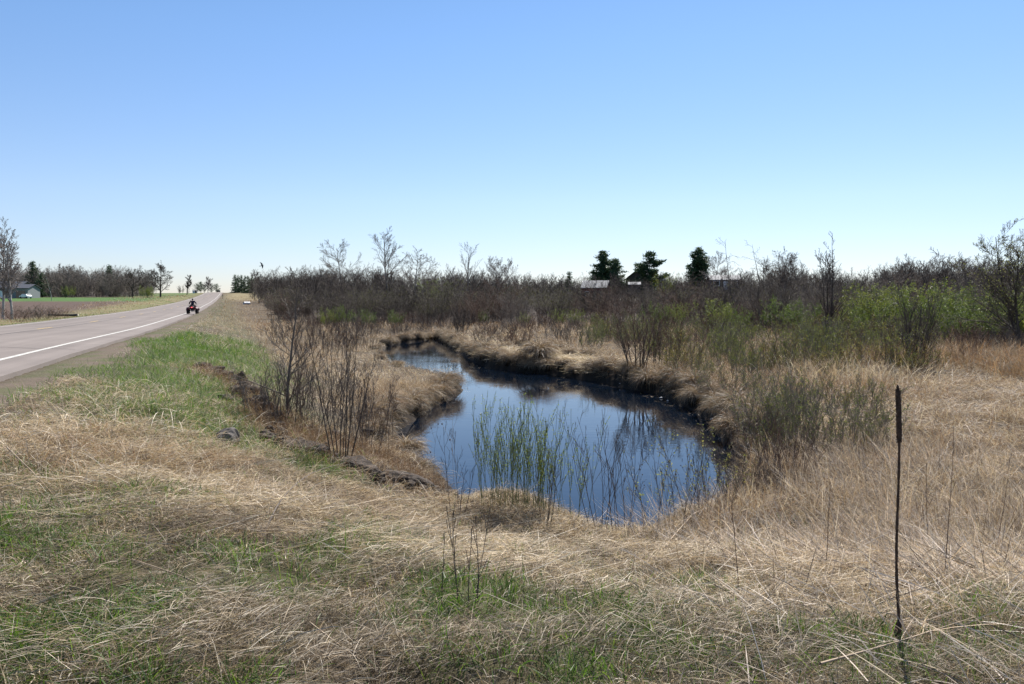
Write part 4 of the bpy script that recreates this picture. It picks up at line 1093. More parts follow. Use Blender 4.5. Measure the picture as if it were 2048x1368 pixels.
clump_grass('bank_wisps', 'long arching dry grass blades on the lip of the near bank', 'dry grass', [(900, 1005), (960, 1020), (1020, 1030), (1080, 1045), (1130, 1060), (1180, 1075), (1240, 1085), (1300, 1075), (1350, 1065), (1400, 1045), (860, 990)], .22, 1500, (.1, .34), STRAW, (.4, 1.4), (.3, 1.8), (.0025, .0045))
clump_grass('slope_tufts', 'tall reddish-brown flopping grass on the left of the roadside slope', 'dry grass', [(90, 930), (150, 900), (200, 930), (260, 930), (320, 930), (380, 930), (60, 880), (230, 880), (430, 930), (130, 960)], .22, 3600, (.15, .42), np.concatenate([TAN, RUST * 1.2, STRAW * .8]), (.5, 1.35), (.2, 1.8), (.0022, .0042))
clump_grass('slope_plumes', 'bleached curled grass plumes on the roadside slope', 'dry grass', [(110, 880), (150, 860), (200, 850), (300, 790), (270, 860), (340, 870), (420, 690), (450, 680), (250, 800)], .40, 900, (.25, .5), STRAW, (.9, 1.5), (1.0, 2.4), (.004, .007))
clump_grass('clearing_straw', 'trampled bleached straw covering the clearing on the right', 'dry grass', [(1760, 790), (1800, 770), (1850, 765), (1900, 775), (1950, 765), (2000, 780), (2050, 790), (1780, 830), (1850, 810), (1920, 820), (2000, 830), (2060, 840), (1820, 860), (1900, 870), (2000, 890), (2060, 900), (1700, 800), (1750, 760), (2100, 800), (2150, 850)], .9, 15000, (.15, .42), np.concatenate([STRAW * [[1, .97, 1.02]], TAN * .7]), (.0, .7), (-.1, .8), (.005, .009), rz=.10)
clump_grass('clearing_stems', 'broken dead stems standing in tufts about the right clearing', 'dead stems', [(rr.uniform(1720, 2080), rr.uniform(755, 920)) for _ in range(38)], .16, 3800, (.2, .62), np.concatenate([STRAW, TAN * .7, RUST]), (.7, 1.5), (.0, 1.2), (.003, .006))
clump_grass('meadow_reeds', 'tall bleached reeds at the edge of the right clearing', 'reeds', [(1640, 740), (1665, 760), (1690, 755), (1600, 745), (1780, 770), (1730, 770), (1650, 775)], .7, 1600, (.45, 1.0), STRAW, (.8, 1.5), (.2, 1.2), (.006, .010))
clump_grass('rusty_meadow', 'tall rust-brown grass at the right edge under the thicket', 'marsh grass', [(2010, 740), (2040, 750), (2060, 730), (1990, 725), (1700, 735), (1740, 728), (1790, 735), (1880, 728), (1930, 722), (2090, 760)], .7, 7000, (.5, 1.15), np.concatenate([RUST * 1.2, TAN * .7]), (.8, 1.5), (.2, 1.3), (.006, .010))

clump_grass('bank_litter', 'dark brown dead stems and litter on the washed-out bank behind the slabs', 'dead stems', [(430, 750), (470, 770), (500, 800), (530, 840), (580, 860), (620, 870), (660, 890), (700, 900), (740, 910), (780, 930), (820, 950), (600, 880), (560, 830), (860, 975), (410, 745), (445, 760), (485, 785), (520, 825), (550, 870), (640, 905), (720, 935)], .26, 15000, (.10, .38), RUST * .75, (.1, 1.4), (.0, 1.0), (.002, .004))
clump_grass('bank_litter', 'pale bleached stems scattered on the washed-out bank', 'dead stems', [(430, 770), (470, 785), (520, 820), (600, 870), (700, 880), (780, 920), (840, 950)], .40, 900, (.15, .45), STRAW, (.0, .9), (.0, .8), (.003, .005))
clump_grass('bank_brush', 'dark tangled dead twigs and roots on the right creek bank', 'brush', [(1190, 755), (1230, 765), (1270, 772), (1310, 785), (1350, 800), (1390, 815), (1420, 835), (1450, 860), (1480, 885)], .45, 5000, (.15, .6), RUST * .45, (-.1, 1.0), (-.3, 1.0), (.004, .008), rz=.2)
clump_grass('edge_grass', 'dry grass flopping over the dark rocks of the washed-out edge', 'dry grass', [tuple(p) for p in [(395, 742), (420, 752), (450, 765), (480, 782), (505, 808), (530, 840), (545, 868), (570, 900), (610, 915), (650, 930), (700, 948), (740, 964), (790, 978), (840, 990), (880, 1002)]], .14, 2600, (.10, .30), np.concatenate([TAN, STRAW, RUST]), (.2, 1.3), (.2, 1.6), (.0025, .0045))
# brown blades hanging over the bank edges all round the creek
n = 42000; T_ = rg.uniform(0, cum[-1], n); PN = [shore(t) for t in T_]
P = np.array([p for p, _ in PN]); NN = np.array([q_ for _, q_ in PN]); off = np.abs(rg.normal(.28, .16, n)) + .05
X = P[:, 0] + NN[:, 0] * off; Y = P[:, 1] + NN[:, 1] * off; ok = (Y > 11.5) & ~((T_ > BACK0) & (T_ < BACK1) & (rg.uniform(0, 1, n) < .85)) & (rg.uniform(0, 1, n) < .08 + ss(.48, .62, fbm(X / .8, Y / .8, 9)))
X, Y, NN = X[ok], Y[ok], NN[ok]; n = len(X); fs = 1 + .03 * np.clip(Y - 12, 0, 50)
col = pick(rg, np.concatenate([TAN, STRAW * .8, RUST]), n) * rg.uniform(.3, .95, (n, 1))
o = blades('bank_overhang', put(X, Y), rg.uniform(.12, .42, n), np.arctan2(-NN[:, 1], -NN[:, 0]) + rg.normal(0, .8, n), rg.uniform(.3, 1.3, n), rg.uniform(1.2, 2.6, n), rg.uniform(.004, .007, n) * fs, col, M['straw'], 4, rg=rg)
tag(o, 'brown marsh grass hanging over the creek banks', 'marsh grass', kind='stuff')

# ------------------------------------------------------------------ shrubs and shoots near the water
FINE = ({'n': 8, 'f0': .25, 'f1': .97, 'ang': 26, 'len': .32, 'taper': .5, 'trop': .10, 'np': 3, 'w': .1}, {'n': 3, 'ang': 30, 'len': .45, 'np': 2})
NEARB = ({'n': 6, 'f0': .3, 'f1': .97, 'ang': 24, 'len': .34, 'taper': .6, 'trop': .10, 'np': 4, 'w': .08}, {'n': 3, 'ang': 28, 'len': .45, 'np': 3})
TWIGGY = ({'n': 22, 'f0': .10, 'f1': .98, 'ang': 48, 'len': .36, 'taper': .65, 'trop': .12, 'np': 4, 'w': .14, 'r': .45}, {'n': 8, 'ang': 42, 'len': .4, 'np': 3, 'w': .12}, {'n': 4, 'ang': 40, 'len': .45, 'np': 2})
N2 = ('stems', 'branches')
sapling('alder_shrub', 'tall dark multi-stemmed bare alder growing behind the slabs on the left bank', 'shrub', 682, 922, 606, ({'n': 4, 'f0': .3, 'f1': .95, 'ang': 20, 'len': .26, 'taper': .6, 'trop': .08, 'np': 4, 'w': .06}, {'n': 3, 'ang': 26, 'len': .42, 'np': 3}), 701, .010, .0022, stems=9, lean=.19, foot=.12, trop=.02, wander=.035, names=N2, lenvar=.3)
sapling('bare_sapling', 'twiggy bare sapling left of the dark alder with one thin leader against the sky', 'tree', 574, 838, 532, TWIGGY, 702, .028, .0032, mats=('bark_mid', 'bark_mid'), lean=.06, trop=.02)
for i, (px, py, top, st) in enumerate([(530, 838, 690, 12), (560, 850, 720, 14), (610, 850, 700, 12), (640, 872, 680, 10), (720, 890, 690, 10), (745, 900, 740, 10), (660, 840, 640, 12), (600, 830, 640, 9), (500, 815, 740, 10), (760, 880, 760, 10), (700, 850, 720, 9)]):
    sapling('twiggy_shrub', 'thin brown twiggy bush on the left bank around the tall alder', 'shrub', px, py, top, FINE, 710 + i, .007, .0020, mats=('bark_mid', 'bark_red') if i % 2 else ('bark_mid', 'bark_mid'), stems=st, lean=.3, foot=.25, names=N2, group='twiggy bushes on the left bank', lenvar=.5)
for i, (px, py, top, st) in enumerate([(600, 720, 640, 10), (650, 715, 640, 10), (700, 700, 630, 10), (740, 700, 640, 9), (560, 690, 630, 10), (630, 690, 610, 9), (850, 665, 625, 9)]):
    sapling('twiggy_shrub', 'reddish twiggy bush in the tan grass left of the far channel', 'shrub', px, py, top, FINE, 730 + i, .010, .004, mats=('bark', 'bark_red'), stems=st, lean=.3, foot=.4, names=N2, group='reddish bushes left of the far channel', lenvar=.5)
BUD = [(.19, .23, .075), (.24, .27, .10), (.14, .18, .06)]
SHOOT = ({'n': 5, 'f0': .35, 'f1': .95, 'ang': 16, 'len': .36, 'taper': .5, 'trop': .10, 'np': 3, 'w': .05},)
for i, (px, py, top, st, ln) in enumerate([(975, 1012, 785, 14, .16), (1018, 1010, 806, 13, .14), (1062, 1018, 782, 16, .14), (1098, 1026, 800, 12, .16), (1150, 1042, 806, 10, .22), (1000, 1008, 800, 12, .15), (1042, 1014, 795, 14, .15), (1080, 1022, 810, 10, .16)]):
    sapling('willow_shoots', 'clump of green budding willow shoots in the row standing at the water\'s near edge', 'willow', px, py, top, SHOOT, 750 + i, .0034, .0018, mats=('stem_green', 'stem_green'), stems=st, lean=ln, foot=.14, names=N2, lenvar=.5,
            leaf=(750, .017, BUD, .008), group='green willow shoots at the near edge')
for i, (px, py, top, st, label) in enumerate([(1200, 1062, 800, 6, 'dark bare shrub with forked stems at the near shore, right of the green willow shoots'), (1245, 1072, 790, 6, 'dark bare shrub leaning right over the water at the near shore'), (1090, 1050, 860, 4, 'low dark bare shrub at the foot of the green willow shoots'), (918, 1030, 840, 4, 'thin dark bare stems at the near shore left of the green willow shoots')]):
    sapling('bare_shrub', label, 'shrub', px, py, top, NEARB, 760 + i, .0055, .0017, stems=st, lean=.34, foot=.10, names=N2, lenvar=.5)
for i, (px, py, top, st) in enumerate([(1310, 1062, 880, 5), (1350, 1060, 850, 6), (1400, 1045, 840, 7), (1435, 1030, 860, 6), (1465, 1010, 850, 6)]):
    sapling('budding_shrub', 'thin dark shrub with pale sprouting leaves at the right near shore', 'shrub', px, py, top, NEARB, 770 + i, .005, .0016, stems=st, lean=.24, foot=.15, names=N2, lenvar=.5, leaf=(170, .022, [(.24, .25, .11), (.30, .26, .14)], .01), group='sprouting shrubs at the right near shore')
for i, (px, py, top, st, w_) in enumerate([(1530, 870, 730, 16, .5), (1580, 880, 735, 18, .5), (1640, 900, 740, 18, .5), (1700, 905, 755, 18, .5), (1735, 880, 770, 12, .4), (1600, 840, 720, 16, .5), (1500, 800, 690, 14, .5), (1440, 790, 690, 14, .6), (1550, 910, 790, 14, .4), (1390, 770, 690, 12, .5)]):
    sapling('budding_shrub', 'fine olive-green budding bush on the right bank', 'shrub', px, py, top, ({'n': 12, 'f0': .15, 'f1': .97, 'ang': 36, 'len': .36, 'taper': .5, 'trop': .10, 'np': 3, 'w': .14}, {'n': 4, 'ang': 36, 'len': .45, 'np': 2}), 780 + i, .005, .0020, mats=('bark_mid', 'bark_mid'), stems=st, lean=.36, foot=w_ * 1.2, names=N2, lenvar=.6, leaf=(1500, .019, [(.10, .125, .045), (.13, .15, .05), (.08, .10, .04)], .012), group='olive budding bushes on the right bank')
OLV = []
for k in range(4):
    lv = fit(woody(850 + k, 1.2, 13, .34, .006, .35, .07, .03, 6, .0026, ({'n': 9, 'f0': .2, 'f1': .98, 'ang': 32, 'len': .36, 'taper': .5, 'trop': .10, 'np': 3, 'w': .12}, {'n': 4, 'ang': 36, 'len': .45, 'np': 2}), .6), 1.2)
    root = woody_thing('budding_shrub', None, None, None, lv, (M['bark_mid'], M['bark_red' if k == 1 else 'bark_mid']), (0, 0, 0), names=N2,
                       leaf=leaf_mesh('leaves', k, [t for t in lv[2] if t[0][-1][2] > .3], 1300, .024, [(.13, .15, .055), (.16, .17, .07), (.10, .12, .05)] if k != 1 else [(.16, .14, .07), (.19, .15, .08)], jit=.015))
    OLV.append([root, False])
for i in range(150):
    px = rr.uniform(1180, 1860); py = (rr.uniform(660, 760) if px > 1760 or rr.random() < .6 else rr.uniform(690, 890)) if px > 1480 else rr.uniform(660, 765 if px > 1330 else 715); q = hit(px, py)
    if float(sdf(np.array([q[0]]), np.array([q[1]]))[0]) < .35: continue
    e_ = OLV[rr.randrange(4)]; k = rr.uniform(.6, 1.25) * (1.15 if py < 760 else .75); loc = (q[0], q[1], q[2] - .02)
    if e_[1]: o = copy_tree(e_[0], loc, rr.uniform(0, 6.28), k)
    else: o = e_[0]; e_[1] = True; o.location = loc; o.scale = (k, k, k)
    tag(o, 'fine olive-brown budding bush between the right bank and the willows', 'shrub', 'olive-brown bushes of the right meadow')
for e_ in OLV:
    if not e_[1]:
        for ch in list(e_[0].children): bpy.data.objects.remove(ch)
        bpy.data.objects.remove(e_[0])
clump_grass('tall_meadow_grass', 'rough brown grass standing tall between the bushes of the right meadow', 'marsh grass', [(rr.uniform(1300, 1780), rr.uniform(680, 800)) for _ in range(60)], .7, 9000, (.25, .75), np.concatenate([TAN * .85, RUST * 1.2]), (.8, 1.5), (.1, 1.3), (.004, .008))
for i, (px, py, top, st) in enumerate([(1590, 985, 870, 6), (1555, 960, 860, 6), (1520, 990, 880, 5)]):
    sapling('bare_shrub', 'reddish upright dead weed stems at the right near shore', 'shrub', px, py, top, SHOOT, 795 + i, .005, .0020, mats=('bark_red', 'bark_red'), stems=st, lean=.2, foot=.15, names=N2, group='reddish weed stems on the right bank')
for i, (px, py, top, st) in enumerate([(1470, 1000, 880, 8), (1495, 960, 830, 9), (1500, 1010, 900, 8), (1530, 930, 800, 10), (1540, 1000, 880, 8), (1575, 940, 820, 10), (1430, 1040, 930, 7), (1610, 960, 850, 9), (1480, 920, 800, 9)]):
    sapling('twiggy_shrub', 'tangle of fine bare brown twigs overlapping the right end of the water', 'shrub', px, py, top, FINE, 870 + i, .0045, .0017, mats=('bark_mid', 'bark_red') if i % 2 else ('bark', 'bark_mid'), stems=st, lean=.36, foot=.2, names=N2, lenvar=.5, group='bare twigs at the right end of the water')
clump_grass('standing_reeds', 'tall bleached reed stems standing crookedly on the right', 'dead reeds', [(rr.uniform(1600, 2080), rr.uniform(960, 1130)) for _ in range(44)], .13, 3000, (.22, .66), np.concatenate([STRAW * [[1.0, 1.0, 1.06]], TAN * .6]), (.35, 1.5), (-.3, 1.0), (.0035, .0062))
clump_grass('shore_straw', 'long straw leaning over the right end of the waterline', 'dry grass', [(1440, 1045), (1470, 1030), (1490, 1010), (1500, 985), (1515, 960), (1505, 930), (1520, 1020), (1400, 1065)], .2, 2200, (.2, .6), np.concatenate([STRAW, TAN, RUST]), (.4, 1.45), (0, 1.3), (.003, .005))
# foreground shoots
sapling('willow_shoots', 'dark bare shoots rising from the green tuft in the centre foreground', 'shrub', 940, 1235, 1000, ({'n': 2, 'f0': .4, 'ang': 14, 'len': .3, 'np': 3},), 801, .0042, .0016, mats=('bark', 'bark'), stems=5, lean=.20, foot=.05, names=N2, lenvar=.3, wander=.03)
sapling('dead_weed', 'single thin dark stem just left of the foreground shoots', 'dead weed', 881, 1225, 1060, ({'n': 2, 'f0': .5, 'ang': 14, 'len': .2, 'np': 3},), 802, .004, .0016, names=N2, wander=.02)
# dead weeds with seed heads
def weed(name, label, px, py, top, seed, heads=5, group=None, mat='stem_dry', r=.0026, lean=.1, hs=.0065):
    q, h = thing_at(px, py, top); lv = fit(woody(seed, h, 1, lean, r, 0, .04, .02, 8, .0012, ({'n': heads, 'f0': .55, 'f1': 1, 'ang': 34, 'len': .25, 'np': 3},)), h)
    root = empty(name, q); tag(root, label, 'dead weed', group)
    link('stem', tube_mesh('stem', lv[0] + lv[1], 5), M[mat], root)
    for p, r_ in lv[1] + lv[0]:
        bm = bmesh.new(); bmesh.ops.create_icosphere(bm, subdivisions=2, radius=hs)
        for v_ in bm.verts: v_.co *= rr.uniform(.8, 1.2)
        bmesh.ops.translate(bm, verts=bm.verts, vec=Vector(p[-1]))
        me = bpy.data.meshes.new('seed_head'); bm.to_mesh(me); bm.free(); link('seed_head', me, M['mullein'], root)
for i, (px, py, top) in enumerate([(1330, 1070, 905), (1362, 1075, 900), (1290, 1080, 930), (1385, 1060, 930)]):
    weed('dead_weed', 'dead weed with small round seed heads in front of the water, right of centre', px, py, top, 820 + i, 6, 'seed-head weeds before the water', 'bark_mid')
weed('dead_weed', 'straight dead weed with a single dark head against the left of the water', 868, 1020, 850, 830, 2, mat='bark_mid', hs=.009)
weed('dead_weed', 'dead weed with a fluffy head standing highest against the water left of the green shoots', 915, 1040, 795, 831, 3, mat='stem_dry', hs=.010)
def stalk(label, pts_px, lift, r, mat='stem_dry', cat='stalk', name='dead_stalk', group=None):
    P = []
    for (px, py), dz in zip(pts_px, lift):
        q = hit(px, py); P.append((q[0], q[1], q[2] + dz))
    P = np.array(P); t = np.linspace(0, 1, len(P)); tt = np.linspace(0, 1, 13)
    Q = np.stack([np.interp(tt, t, P[:, k]) for k in range(3)], 1)
    for _ in range(3): Q[1:-1] = .5 * Q[1:-1] + .25 * (Q[:-2] + Q[2:])
    o = link(name, tube_mesh(name, [(Q, np.linspace(r, r * .4, 13))], 6), M[mat]); tag(o, label, cat, group)
stalk('dark bent stem arching up to the right from the matted straw, left of centre', [(525, 1075), (560, 1040), (620, 1000), (690, 965)], [0, .16, .26, .22], .006, 'bark_mid')
stalk('long reddish dry stem lying across the straw in the left foreground', [(265, 1160), (380, 1200), (500, 1255)], [.10, .10, .06], .005, 'stem_dry')
stalk('pale dry stalk leaning up from the straw in the left foreground slope', [(15, 940), (75, 985), (125, 1015)], [.18, .12, .02], .005)
stalk('thick pale reed lying diagonally at the right near shore', [(1310, 1120), (1390, 1040), (1500, 960)], [.02, .1, .16], .007)
stalk('long pale reed lying across the right foreground litter', [(1420, 1130), (1560, 1090), (1690, 1060)], [.06, .12, .12], .006)
stalk('pale broken reed standing in front of the water right of the dark shrubs', [(1310, 1075), (1325, 1065)], [0, .34], .006)
stalk('pale reed lying along the bottom right corner', [(1640, 1368), (1790, 1330), (1950, 1275)], [.08, .1, .1], .006)
stalk('dry stem lying along the bottom edge left of centre', [(620, 1270), (690, 1330), (760, 1366)], [.05, .06, .03], .004)

# the mullein: stem, club of old flowers, withered leaves at the foot
q, h = thing_at(1795, 1290, 770)
ml = empty('dead_mullein', q); ml.rotation_euler = (0, -.032, 0); tag(ml, 'tall dark dead mullein with a club-shaped head standing alone on the right', 'mullein')
bm = bmesh.new(); rgm = np.random.default_rng(5)
def lathe_tube(bm, prof, seg, cx, jit=0, bump=None):
    rings = []
    for z, r in prof:
        ring = []
        for k in range(seg):
            a = k * 2 * math.pi / seg; rj = r * (1 + rgm.uniform(-jit, jit))
            c = cx(z); ring.append(bm.verts.new((c[0] + math.cos(a) * rj, c[1] + math.sin(a) * rj, z)))
        rings.append(ring)
    for a, b_ in zip(rings[:-1], rings[1:]):
        for k in range(seg): bm.faces.new((a[k], a[(k + 1) % seg], b_[(k + 1) % seg], b_[k]))
    bm.faces.new(rings[-1]); bm.faces.new(list(reversed(rings[0])))
cxm = lambda z: (-.012 * math.sin(z / h * 5) + .018 * (1 - z / h), .008 * math.sin(z / h * 7))
z0 = h * .775
lathe_tube(bm, [(z, .0068 * (1 - .3 * z / h) * (1 + .25 * abs(math.sin(z * 23)))) for z in np.linspace(-.05, z0 + .02, 60)], 9, cxm, .12)
me = bpy.data.meshes.new('stem'); bm.to_mesh(me); bm.free(); link('stem', me, M['mullein'], ml)
bm = bmesh.new()
prof = [(z, (.0118 if z < h * .93 else .0118 * math.sqrt(max(.05, 1 - ((z - h * .93) / (h * .072)) ** 2))) * (.55 + .45 * min(1, (z - z0) / .05)) * rgm.uniform(.92, 1.08)) for z in np.linspace(z0, h, 70)]
lathe_tube(bm, prof, 14, cxm, .14)
for k in range(420):
    z = rgm.uniform(z0 + .01, h * .985); a = rgm.uniform(0, 6.28); c = cxm(z)
    ret = bmesh.ops.create_icosphere(bm, subdivisions=1, radius=rgm.uniform(.0022, .0038))
    bmesh.ops.translate(bm, verts=ret['verts'], vec=(c[0] + math.cos(a) * .0110, c[1] + math.sin(a) * .0110, z))
me = bpy.data.meshes.new('flower_spike'); bm.to_mesh(me); bm.free(); link('flower_spike', me, M['mullein'], ml)
for k in range(4):
    a = rgm.uniform(0, 6.28); z = rgm.uniform(.02, .12); n = 8; c = cxm(z); bm = bmesh.new(); L_ = rgm.uniform(.06, .13); prev = None
    for i in range(n):
        t_ = i / (n - 1); w_ = .010 * math.sin(math.pi * (t_ * .9 + .06)) + .002; rr_ = L_ * t_ * .7; zz = z + .03 * math.sin(t_ * 3) - L_ * .75 * t_ * t_
        zz = max(zz, .012)
        px_, py_ = c[0] + math.cos(a) * rr_, c[1] + math.sin(a) * rr_
        v1 = bm.verts.new((px_ - math.sin(a) * w_, py_ + math.cos(a) * w_, zz + .004 * math.sin(i * 2))); v0 = bm.verts.new((px_, py_, zz - .006)); v2 = bm.verts.new((px_ + math.sin(a) * w_, py_ - math.cos(a) * w_, zz))
        if prev: bm.faces.new((prev[0], v1, v0, prev[1])); bm.faces.new((prev[1], v0, v2, prev[2]))
        prev = (v1, v0, v2)
    me = bpy.data.meshes.new('withered_leaf'); bm.to_mesh(me); bm.free()
    o = link('withered_leaf', me, M['mullein'], ml); sm = o.modifiers.new('Solid', 'SOLIDIFY'); sm.thickness = .002
for i, (px, py, top) in enumerate([(1884, 1180, 850), (1858, 1120, 905), (1480, 1200, 990), (1990, 1130, 900), (1650, 1160, 960)]):
    sapling('dead_weed', 'thin dark upright dead stem in the pale reed litter on the right', 'dead weed', px, py, top, ({'n': 3, 'f0': .5, 'ang': 16, 'len': .14, 'np': 3},), 840 + i, .0042, .0015, mats=('bark_red', 'bark_red'), names=N2, wander=.03, group='thin dark stems in the reed litter')

# bits of dead reed and scum floating along the shore
n = 700; T_ = rg.uniform(0, cum[-1], n); PN = [shore(t) for t in T_]; off = -np.abs(rg.normal(0, .28, n)) - .02
X = np.array([p[0] + q_[0] * o_ for (p, q_), o_ in zip(PN, off)]); Y = np.array([p[1] + q_[1] * o_ for (p, q_), o_ in zip(PN, off)])
ok = (sdf(X, Y) < -.01) & (vn(X / .6, Y / .6, 33) > .45); X, Y = X[ok], Y[ok]; n = len(X)
o = blades('floating_debris', np.stack([X, Y, np.full(n, .006)], 1), rg.uniform(.04, .30, n), rg.uniform(0, 6.28, n), np.full(n, .01), np.full(n, .01), rg.uniform(.005, .012, n), pick(rg, np.concatenate([TAN * .7, STRAW * .8, RUST * .6]), n), M['straw'], 2, roll=np.zeros(n), rg=rg)
tag(o, 'scraps of dead reed floating along the creek edges', 'debris', kind='stuff')
# ------------------------------------------------------------------ quad bike, rider, bird
def bm_obj(name, fn, mat, parent, bevel=0, smooth=True):
    bm = bmesh.new(); fn(bm)
    me = bpy.data.meshes.new(name); bm.to_mesh(me); bm.free()
    if smooth: me.polygons.foreach_set('use_smooth', [True] * len(me.polygons))
    o = link(name, me, mat, parent)
    if bevel:
        b_ = o.modifiers.new('Bevel', 'BEVEL'); b_.width = bevel; b_.segments = 3; b_.limit_method = 'ANGLE'
    return o
def box(bm, c, s, rx=0, rz=0, taper=1):
    r = bmesh.ops.create_cube(bm, size=1)['verts']
    for v in r:
        k = taper if v.co.z > 0 else 1
        v.co = Vector((v.co.x * s[0] * k, v.co.y * s[1] * k, v.co.z * s[2]))
    bmesh.ops.rotate(bm, verts=r, cent=(0, 0, 0), matrix=Matrix.Rotation(rx, 3, 'X') @ Matrix.Rotation(rz, 3, 'Z'))
    bmesh.ops.translate(bm, verts=r, vec=c)
def bar(bm, a, b_, r, seg=10):
    a, b_ = Vector(a), Vector(b_); d = b_ - a
    v = bmesh.ops.create_cone(bm, cap_ends=True, segments=seg, radius1=r, radius2=r, depth=d.length)['verts']
    bmesh.ops.transform(bm, verts=v, matrix=Matrix.Translation((a + b_) / 2) @ d.to_track_quat('Z', 'Y').to_matrix().to_4x4())
def spin_x(bm, prof, seg=28):
    """solid of revolution about the local X axis; prof = (x, r)"""
    rings = [[bm.verts.new((x, r * math.cos(k * 2 * math.pi / seg), r * math.sin(k * 2 * math.pi / seg))) for k in range(seg)] for x, r in prof]
    for a, b_ in zip(rings[:-1], rings[1:]):
        for k in range(seg): bm.faces.new((a[k], a[(k + 1) % seg], b_[(k + 1) % seg], b_[k]))
    bm.faces.new(rings[0]); bm.faces.new(list(reversed(rings[-1])))
    bmesh.ops.recalc_face_normals(bm, faces=bm.faces)
AY = 79.0; AS = -3.72
ax = AS + TA * AY; az_ = float(road_z(AY)) + .055
yaw = math.atan(-TA) - .05
atv = empty('quad_bike', (ax, AY, az_), yaw); atv.scale = (.87, .87, .87); tag(atv, 'red and black quad bike driving away along the road shoulder', 'quad bike')
for sx in (-1, 1):
    for sy, w_, R_ in ((-.62, .27, .31), (.62, .22, .31)):
        wh = empty('wheel', (sx * .46, sy, R_)); wh.parent = atv
        bm_obj('tyre', lambda bm: spin_x(bm, [(-w_ / 2, .17), (-w_ / 2, .25), (-w_ * .42, .295), (-w_ * .2, .31), (w_ * .2, .31), (w_ * .42, .295), (w_ / 2, .25), (w_ / 2, .17)]), M['rubber'], wh)
        bm_obj('rim', lambda bm: spin_x(bm, [(-w_ * .46, .16), (-w_ * .3, .165), (w_ * .3, .165), (w_ * .46, .16), (w_ * .40, .06)]), M['steel'], wh)
def fender(y0, sgn):
    def fn(bm):
        n = 9; rows = []
        for i in range(n):
            a = math.pi * (.08 + .84 * i / (n - 1)); rows.append((y0 + .42 * math.cos(a), .36 + .40 * math.sin(a)))
        for sx in (-1, 1):
            prev = None
            for y, z in rows:
                vv = [bm.verts.new((sx * x, y, z + dz)) for x, dz in ((.16, .03), (.40, .02), (.60, -.05), (.62, -.12))]
                if prev:
                    for k in range(3): bm.faces.new((prev[k], prev[k + 1], vv[k + 1], vv[k]))
                prev = vv
        prev = None
        for y, z in rows[2:-2]:
            vv = [bm.verts.new((x, y, z + .03)) for x in (-.17, 0, .17)]
            if prev:
                for k in range(2): bm.faces.new((prev[k], prev[k + 1], vv[k + 1], vv[k]))
            prev = vv
    return fn
for y0 in (-.62, .62):
    o = bm_obj('fender', fender(y0, 1), M['dark_red'], atv); s_ = o.modifiers.new('Solid', 'SOLIDIFY'); s_.thickness = .025
def body(bm):
    box(bm, (0, 0, .52), (.36, 1.25, .30)); box(bm, (0, .45, .75), (.34, .5, .22), .12, 0, .7); box(bm, (0, -.62, .62), (.5, .5, .16))
bm_obj('body', body, M['black_plastic'], atv, .04)
bm_obj('rear_panel', lambda bm: box(bm, (0, -.98, .68), (.52, .06, .18)), M['red_paint'], atv, .025)
bm_obj('seat', lambda bm: (box(bm, (0, -.22, .84), (.30, .74, .13), 0, 0, .8)), M['seat'], atv, .05)
def rack(y, n):
    def fn(bm):
        for x in np.linspace(-.42, .42, n): bar(bm, (x, y - .24, .92), (x, y + .24, .92), .012)
        for yy in (-.24, .24): bar(bm, (-.44, y + yy, .92), (.44, y + yy, .92), .014)
        for x in (-.3, .3): bar(bm, (x, y, .74), (x, y, .92), .014)
    return fn
bm_obj('rear_rack', rack(-.76, 6), M['black_plastic'], atv); bm_obj('front_rack', rack(.78, 6), M['black_plastic'], atv)
hb = bm_obj('handlebar', lambda bm: (bar(bm, (-.40, .26, 1.08), (-.14, .34, 1.04), .014), bar(bm, (.40, .26, 1.08), (.14, .34, 1.04), .014), bar(bm, (-.14, .34, 1.04), (.14, .34, 1.04), .014), bar(bm, (0, .42, .8), (0, .34, 1.04), .03)), M['steel'], atv)
for sx in (-1, 1): bm_obj('grip', lambda bm: bar(bm, (sx * .42, .25, 1.083), (sx * .28, .295, 1.062), .020), M['rubber'], hb)
tl = bm_obj('tail_light', lambda bm: box(bm, (-.02, -1.02, .735), (.15, .05, .06)), M['tail_lamp'], atv, .015)
bm_obj('headlight_pod', lambda bm: box(bm, (0, .50, 1.02), (.26, .16, .14), .2, 0, .7), M['white_paint'], atv, .03)
bm_obj('axle', lambda bm: (bar(bm, (-.4, -.62, .31), (.4, -.62, .31), .035), bar(bm, (-.4, .62, .31), (.4, .62, .31), .03), box(bm, (0, -.62, .36), (.2, .26, .2))), M['steel'], atv, .01)
bm_obj('footrest', lambda bm: (box(bm, (-.36, .05, .34), (.26, .50, .03)), box(bm, (.36, .05, .34), (.26, .50, .03))), M['black_plastic'], atv, .01)

def skinned(name, nodes, edges, rad, mat, parent, sub=2):
    me = bpy.data.meshes.new(name); me.from_pydata(nodes, edges, [])
    o = link(name, me, mat, parent); o.modifiers.new('Skin', 'SKIN'); sv = me.skin_vertices[0].data
    for i, r in enumerate(rad): sv[i].radius = r if isinstance(r, tuple) else (r, r)
    sv[0].use_root = True
    s_ = o.modifiers.new('Subsurf', 'SUBSURF'); s_.levels = s_.render_levels = sub
    dg = bpy.context.evaluated_depsgraph_get(); ev = o.evaluated_get(dg)
    nm = bpy.data.meshes.new_from_object(ev); o.modifiers.clear(); o.data = nm
    if not nm.materials: nm.materials.append(mat)
    nm.polygons.foreach_set('use_smooth', [True] * len(nm.polygons))
    return o
rider = empty('person', (ax, AY, az_), yaw); rider.scale = (.87, .87, .87); tag(rider, 'rider in dark jacket and trousers sitting on the red quad bike seen from behind', 'person')
